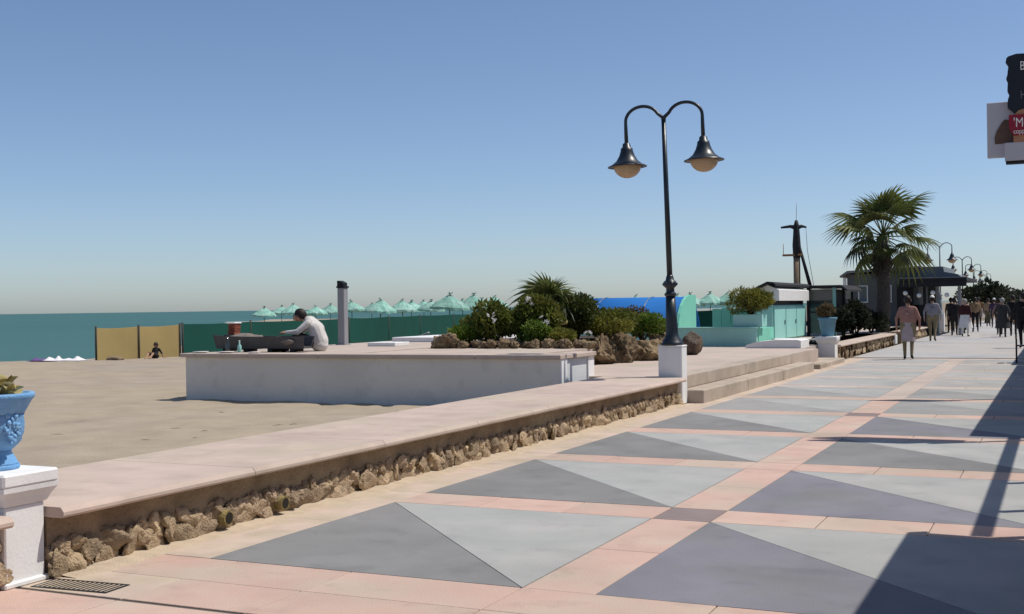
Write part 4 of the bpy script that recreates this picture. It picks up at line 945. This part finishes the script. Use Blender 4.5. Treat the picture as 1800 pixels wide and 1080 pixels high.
def walker(label, loc, heading, h=1.7, top='cloth_grey', bottom='cloth_khaki', hair='hair_dark', cap=False, skirt=None, phase=.3, sleeve=True, stout=1.0, bag=None, elbow=.1, voxel=.018):
    s = h / 1.72; t = thing('person', label, 'person', loc, heading, 'people strolling on the promenade', s)
    st = phase; W = stout; caps = []
    legs = 'bottom'
    for sd, q in ((-1, st), (1, -st)):
        hip = (sd * .095 * W, 0, .90); kn = (sd * .10, q * .38 + .03, .49); an = (sd * .095, q * .85 - .02, .085 + (.05 if q < 0 else 0)); toe = (an[0] + sd * .02, an[1] + .15, .035 + (.0 if q < 0 else .0))
        caps += [(hip, .10 * W, kn, .063, legs), (kn, .060, an, .043, legs), ((an[0], an[1] - .03, max(.04, an[2] - .045)), .04, toe, .033, 'shoe')]
    caps += [((-.07 * W, 0, .95), .12 * W, (.07 * W, 0, .95), .12 * W, 'bottom'), ((0, 0, 1.0), .13 * W, (0, .01, 1.18), .14 * W, 'top'), ((-.08 * W, 0, 1.08), .115 * W, (-.10, 0, 1.34), .105, 'top'), ((.08 * W, 0, 1.08), .115 * W, (.10, 0, 1.34), .105, 'top'),
             ((-.15, -.01, 1.41), .065, (.15, -.01, 1.41), .065, 'top'), ((0, -.01, 1.42), .06, (0, .01, 1.54), .052, 'skin'),
             ((0, .01, 1.62), .088, (0, .01, 1.66), .092, 'skin'), ((0, .045, 1.575), .05, (0, .05, 1.60), .055, 'skin'), ((0, .10, 1.61), .014, (0, .112, 1.598), .017, 'skin'),
             ((-.092, .0, 1.61), .016, (-.094, -.01, 1.635), .018, 'skin'), ((.092, .0, 1.61), .016, (.094, -.01, 1.635), .018, 'skin')]
    hands = []
    for sd, q in ((-1, -st), (1, st)):
        shd = (sd * .19, -.01, 1.39); el = (sd * (.225 + elbow * .3) * (1 + (W - 1) * .6), q * .22 - .03, 1.13); wr = (sd * (.235 + elbow * .2) * (1 + (W - 1) * .6), q * .45 + .04, .90)
        caps += [(shd, .062, el, .046, 'top' if sleeve else 'top'), (el, .043, wr, .032, 'skin' if not sleeve else 'top')]
        d = (Vector(wr) - Vector(el)).normalized(); pe = Vector(wr) + d * .08
        caps.append((tuple(Vector(wr) + d * .02), .032, tuple(pe), .030, 'skin')); hands.append((wr, d, (0, 1, 0) if True else 0))
    slots = dict(top=top, bottom=bottom, skin='skin', shoe='cloth_black', hair='hair_dark', lip='cloth_rose')
    obj('body', build_body(caps, voxel, slots, hands, ((0, .01, 1.63), (0, 1, 0), (1, 0, 0))), t)
    hair_part((0, .008, 1.645), (0, 1, 0), (1, 0, 0), hair, t)
    if cap: hair_part((0, .01, 1.655), (0, 1, 0), (1, 0, 0), 'cap_white', t, True)
    if skirt:
        m, z0, r0 = skirt
        b = MB(); n = 20; vs = []
        for k in range(6):
            q = k / 5; z = 1.02 - (1.02 - z0) * q; r = .155 * W + (r0 - .155 * W) * q ** .8
            for i in range(n):
                a = 2 * math.pi * i / n; f = 1 + .05 * q * math.sin(a * 5 + 1); vs.append((r * f * math.cos(a), r * f * .82 * math.sin(a) + .02 * q, z))
        b.add(vs, [(k * n + i, (k + 1) * n + i, (k + 1) * n + (i + 1) % n, k * n + (i + 1) % n) for k in range(5) for i in range(n)], 0, True).build('skirt', m, t)
    if bag:
        b = MB().box(-.06, .06, -.15, .15, 0, .26, 0, .03); o = b.build('hand_bag', bag, None); o.parent = None
        c_, s_ = math.cos(heading), math.sin(heading); px_, py_ = .34 * s, .0
        o.location = (loc[0] + c_ * px_, loc[1] + s_ * px_, loc[2] + .62 * s); o.rotation_euler = (0, 0, heading)
        MB().tube([(0, -.1, .25), (0, -.05, .38), (0, .05, .38), (0, .1, .25)], .01, 6).build('bag_strap', bag, o); tag(o, 'bag carried by the ' + label, 'bag')
    return t
PPL = [
 ('person in dusty pink top and mauve trousers walking away, nearest of the crowd', (-3.91, 35.0), .05, 1.74, dict(top='cloth_pink', bottom='cloth_khaki', hair='hair_dark', skirt=('cloth_mauve', .50, .19), stout=1.18, phase=.10)),
 ('man in white cap, grey shirt and khaki trousers walking away by the far wall', (-4.75, 51.0), .0, 1.80, dict(top='cloth_grey', bottom='cloth_khaki', cap=True, stout=1.15, phase=.2)),
 ('person all in black walking left of the white skirted woman', (-4.55, 59.2), .1, 1.72, dict(top='cloth_black', bottom='cloth_black', phase=.3)),
 ('woman in maroon top and wide white skirt walking away', (-3.95, 57.4), -.1, 1.66, dict(top='cloth_maroon', bottom='cloth_white', skirt=('cloth_white', .42, .33), hair='hair_grey', stout=1.15)),
 ('person in rose shirt half hidden behind the white skirted woman', (-4.45, 62.5), .0, 1.72, dict(top='cloth_rose', bottom='cloth_charcoal', hair='hair_grey')),
 ('person in brown jacket walking in the middle distance', (-4.6, 78.0), .1, 1.78, dict(top='cloth_brown', bottom='cloth_black')),
 ('person in tan shirt beside the one in brown jacket', (-4.15, 80.0), -.1, 1.70, dict(top='cloth_tan', bottom='cloth_olive')),
 ('person in purple top and light hat in the middle distance', (-3.62, 76.0), .0, 1.70, dict(top='cloth_purple', bottom='cloth_navy', cap=True)),
 ('woman in rose top and dark wide skirt, right of the middle', (-2.65, 60.5), .1, 1.66, dict(top='cloth_rose', bottom='cloth_charcoal', stout=1.1)),
 ('woman with pale hair in wide charcoal skirt near the right edge', (-2.35, 56.4), -.05, 1.68, dict(top='cloth_charcoal', bottom='cloth_charcoal', skirt=('cloth_charcoal', .40, .34), hair='hair_grey', stout=1.15)),
 ('tall person in black beside the charcoal skirted woman', (-1.98, 58.2), .0, 1.80, dict(top='cloth_black', bottom='cloth_black', stout=1.1)),
 ('person in black cropped by the right edge of the photo', (-1.16, 43.7), .1, 1.84, dict(top='cloth_black', bottom='cloth_black', stout=1.2)),
 ('person in maroon coat far off between the walkers', (-4.9, 70.0), .0, 1.68, dict(top='cloth_maroon', bottom='cloth_black')),
 ('person in olive jacket near the pavilion column', (-5.15, 65.0), .2, 1.74, dict(top='cloth_olive', bottom='cloth_black')),
 ('person in navy walking ahead of the charcoal skirted woman', (-2.1, 72.0), .2, 1.72, dict(top='cloth_navy', bottom='cloth_black')),
 ('person in charcoal far off at the right of the promenade', (-2.9, 84.0), .2, 1.74, dict(top='cloth_charcoal', bottom='cloth_black')),

 ('person in tan shirt and black trousers just behind the rose shirted person', (-4.05, 66.0), .15, 1.75, dict(top='cloth_tan', bottom='cloth_black', hair='hair_dark')),
 ('person in white top far off near the dark trees', (-3.3, 92.0), .0, 1.70, dict(top='cloth_white', bottom='cloth_navy')),
 ('person in maroon shirt beside the tall person in black', (-1.75, 63.0), .1, 1.72, dict(top='cloth_maroon', bottom='cloth_charcoal', hair='hair_grey')),
 ('person in brown shirt partly hidden by the tall person in black', (-1.55, 70.0), .1, 1.74, dict(top='cloth_brown', bottom='cloth_black')),
]
rp_ = random.Random(5)
for lab, (x, y), hd, h, kw_ in PPL:
    kw_.setdefault('phase', rp_.choice((-1, 1)) * rp_.uniform(.12, .36)); kw_.setdefault('elbow', rp_.uniform(.02, .2)); kw_.setdefault('stout', rp_.uniform(.95, 1.15))
    walker(lab, (x, y, .001), hd, h, **kw_)
# seated man leaning over the grill
def seated_man():
    t = thing('person', 'man in white shirt sitting hunched behind the grill trough', 'person', (-12.78, 19.05, P - .02), R(90 + 24.7))
    caps = []
    for sd in (-1, 1):
        hip = (sd * .10, 0, .12); kn = (sd * .17, .42, .30); an = (sd * .12, .66, .07)
        caps += [(hip, .11, kn, .07, 'bottom'), (kn, .066, an, .045, 'bottom'), ((sd * .12, .64, .04), .04, (sd * .13, .82, .035), .034, 'shoe')]
    caps += [((-.09, 0, .13), .15, (.09, 0, .13), .15, 'top'), ((-.08, .0, .20), .155, (-.10, .07, .42), .14, 'top'), ((.08, .0, .20), .155, (.10, .07, .42), .14, 'top'), ((0, .06, .42), .155, (0, .18, .55), .13, 'top'),
             ((-.14, .18, .57), .08, (.14, .18, .57), .08, 'top'), ((0, .22, .60), .06, (0, .31, .64), .054, 'skin'), ((0, .37, .66), .09, (0, .385, .69), .092, 'skin'), ((0, .44, .625), .048, (0, .45, .645), .05, 'skin'), ((0, .47, .67), .016, (0, .485, .655), .018, 'skin')]
    hands = []
    for sd in (-1, 1):
        shd = (sd * .20, .19, .54); el = (sd * .26, .38, .38); wr = (sd * .19, .60, .37)
        caps += [(shd, .068, el, .055, 'top'), (el, .05, wr, .036, 'top')]
        d = (Vector(wr) - Vector(el)).normalized(); caps.append((tuple(Vector(wr) + d * .02), .033, tuple(Vector(wr) + d * .08), .03, 'skin')); hands.append((wr, d, (1, 0, 0)))
    slots = dict(top='cloth_shirt', bottom='cloth_black', skin='skin', shoe='cloth_black', hair='hair_dark', lip='cloth_rose')
    fw = Vector((0, .86, -.5)); obj('body', build_body(caps, .014, slots, hands, ((0, .38, .672), fw, (1, 0, 0))), t); hair_part((0, .365, .692), fw, (1, 0, 0), 'hair_dark', t)
seated_man()
def sunbather():
    t = thing('person', 'dark clad person sitting on the sand before the tan windbreak', 'person', (-28.7, 32.6, .0), R(190), None, .78)
    caps = []
    for sd in (-1, 1):
        caps += [((sd * .09, 0, .10), .10, (sd * .12, .34, .26), .06, 'bottom'), ((sd * .12, .34, .26), .058, (sd * .10, .58, .05), .042, 'skin'), ((sd * .10, .58, .04), .036, (sd * .11, .70, .05), .03, 'skin'),
                 ((sd * .14, -.10, .42), .055, (sd * .24, -.16, .22), .042, 'top'), ((sd * .24, -.16, .22), .04, (sd * .27, -.22, .05), .03, 'skin')]
    caps += [((-.08, 0, .11), .11, (.08, 0, .11), .11, 'bottom'), ((0, -.02, .18), .13, (0, -.08, .40), .12, 'top'), ((0, -.09, .44), .05, (0, -.08, .52), .045, 'skin'), ((0, -.06, .58), .085, (0, -.06, .61), .085, 'skin')]
    slots = dict(top='cloth_black', bottom='cloth_black', skin='skin', shoe='cloth_black', hair='hair_dark', lip='cloth_rose')
    obj('body', build_body(caps, .018, slots, [((sd * .27, -.22, .05), (sd * .3, -.9, -.15), (1, 0, 0)) for sd in (-1, 1)], ((0, -.06, .595), (0, 1, 0), (1, 0, 0))), t); hair_part((0, -.065, .605), (0, 1, 0), (1, 0, 0), 'hair_dark', t)
sunbather()
# chair at the right edge
ch = thing('cafe_chair', 'black metal chair at the right edge on the promenade', 'chair', (-.86, 33.4, 0), R(90))
MB().box(-.22, .22, -.22, .22, .43, .46, 0, .01).build('seat', 'black', ch); MB().box(-.22, .22, .20, .23, .62, .90, 0, .01).build('backrest', 'black', ch)
for a, b_ in ((-.2, -.2), (.2, -.2), (-.2, .21), (.2, .21)): MB().box(a - .015, a + .015, b_ - .015, b_ + .015, 0, .43 if b_ < 0 else .62).build('leg', 'black', ch)
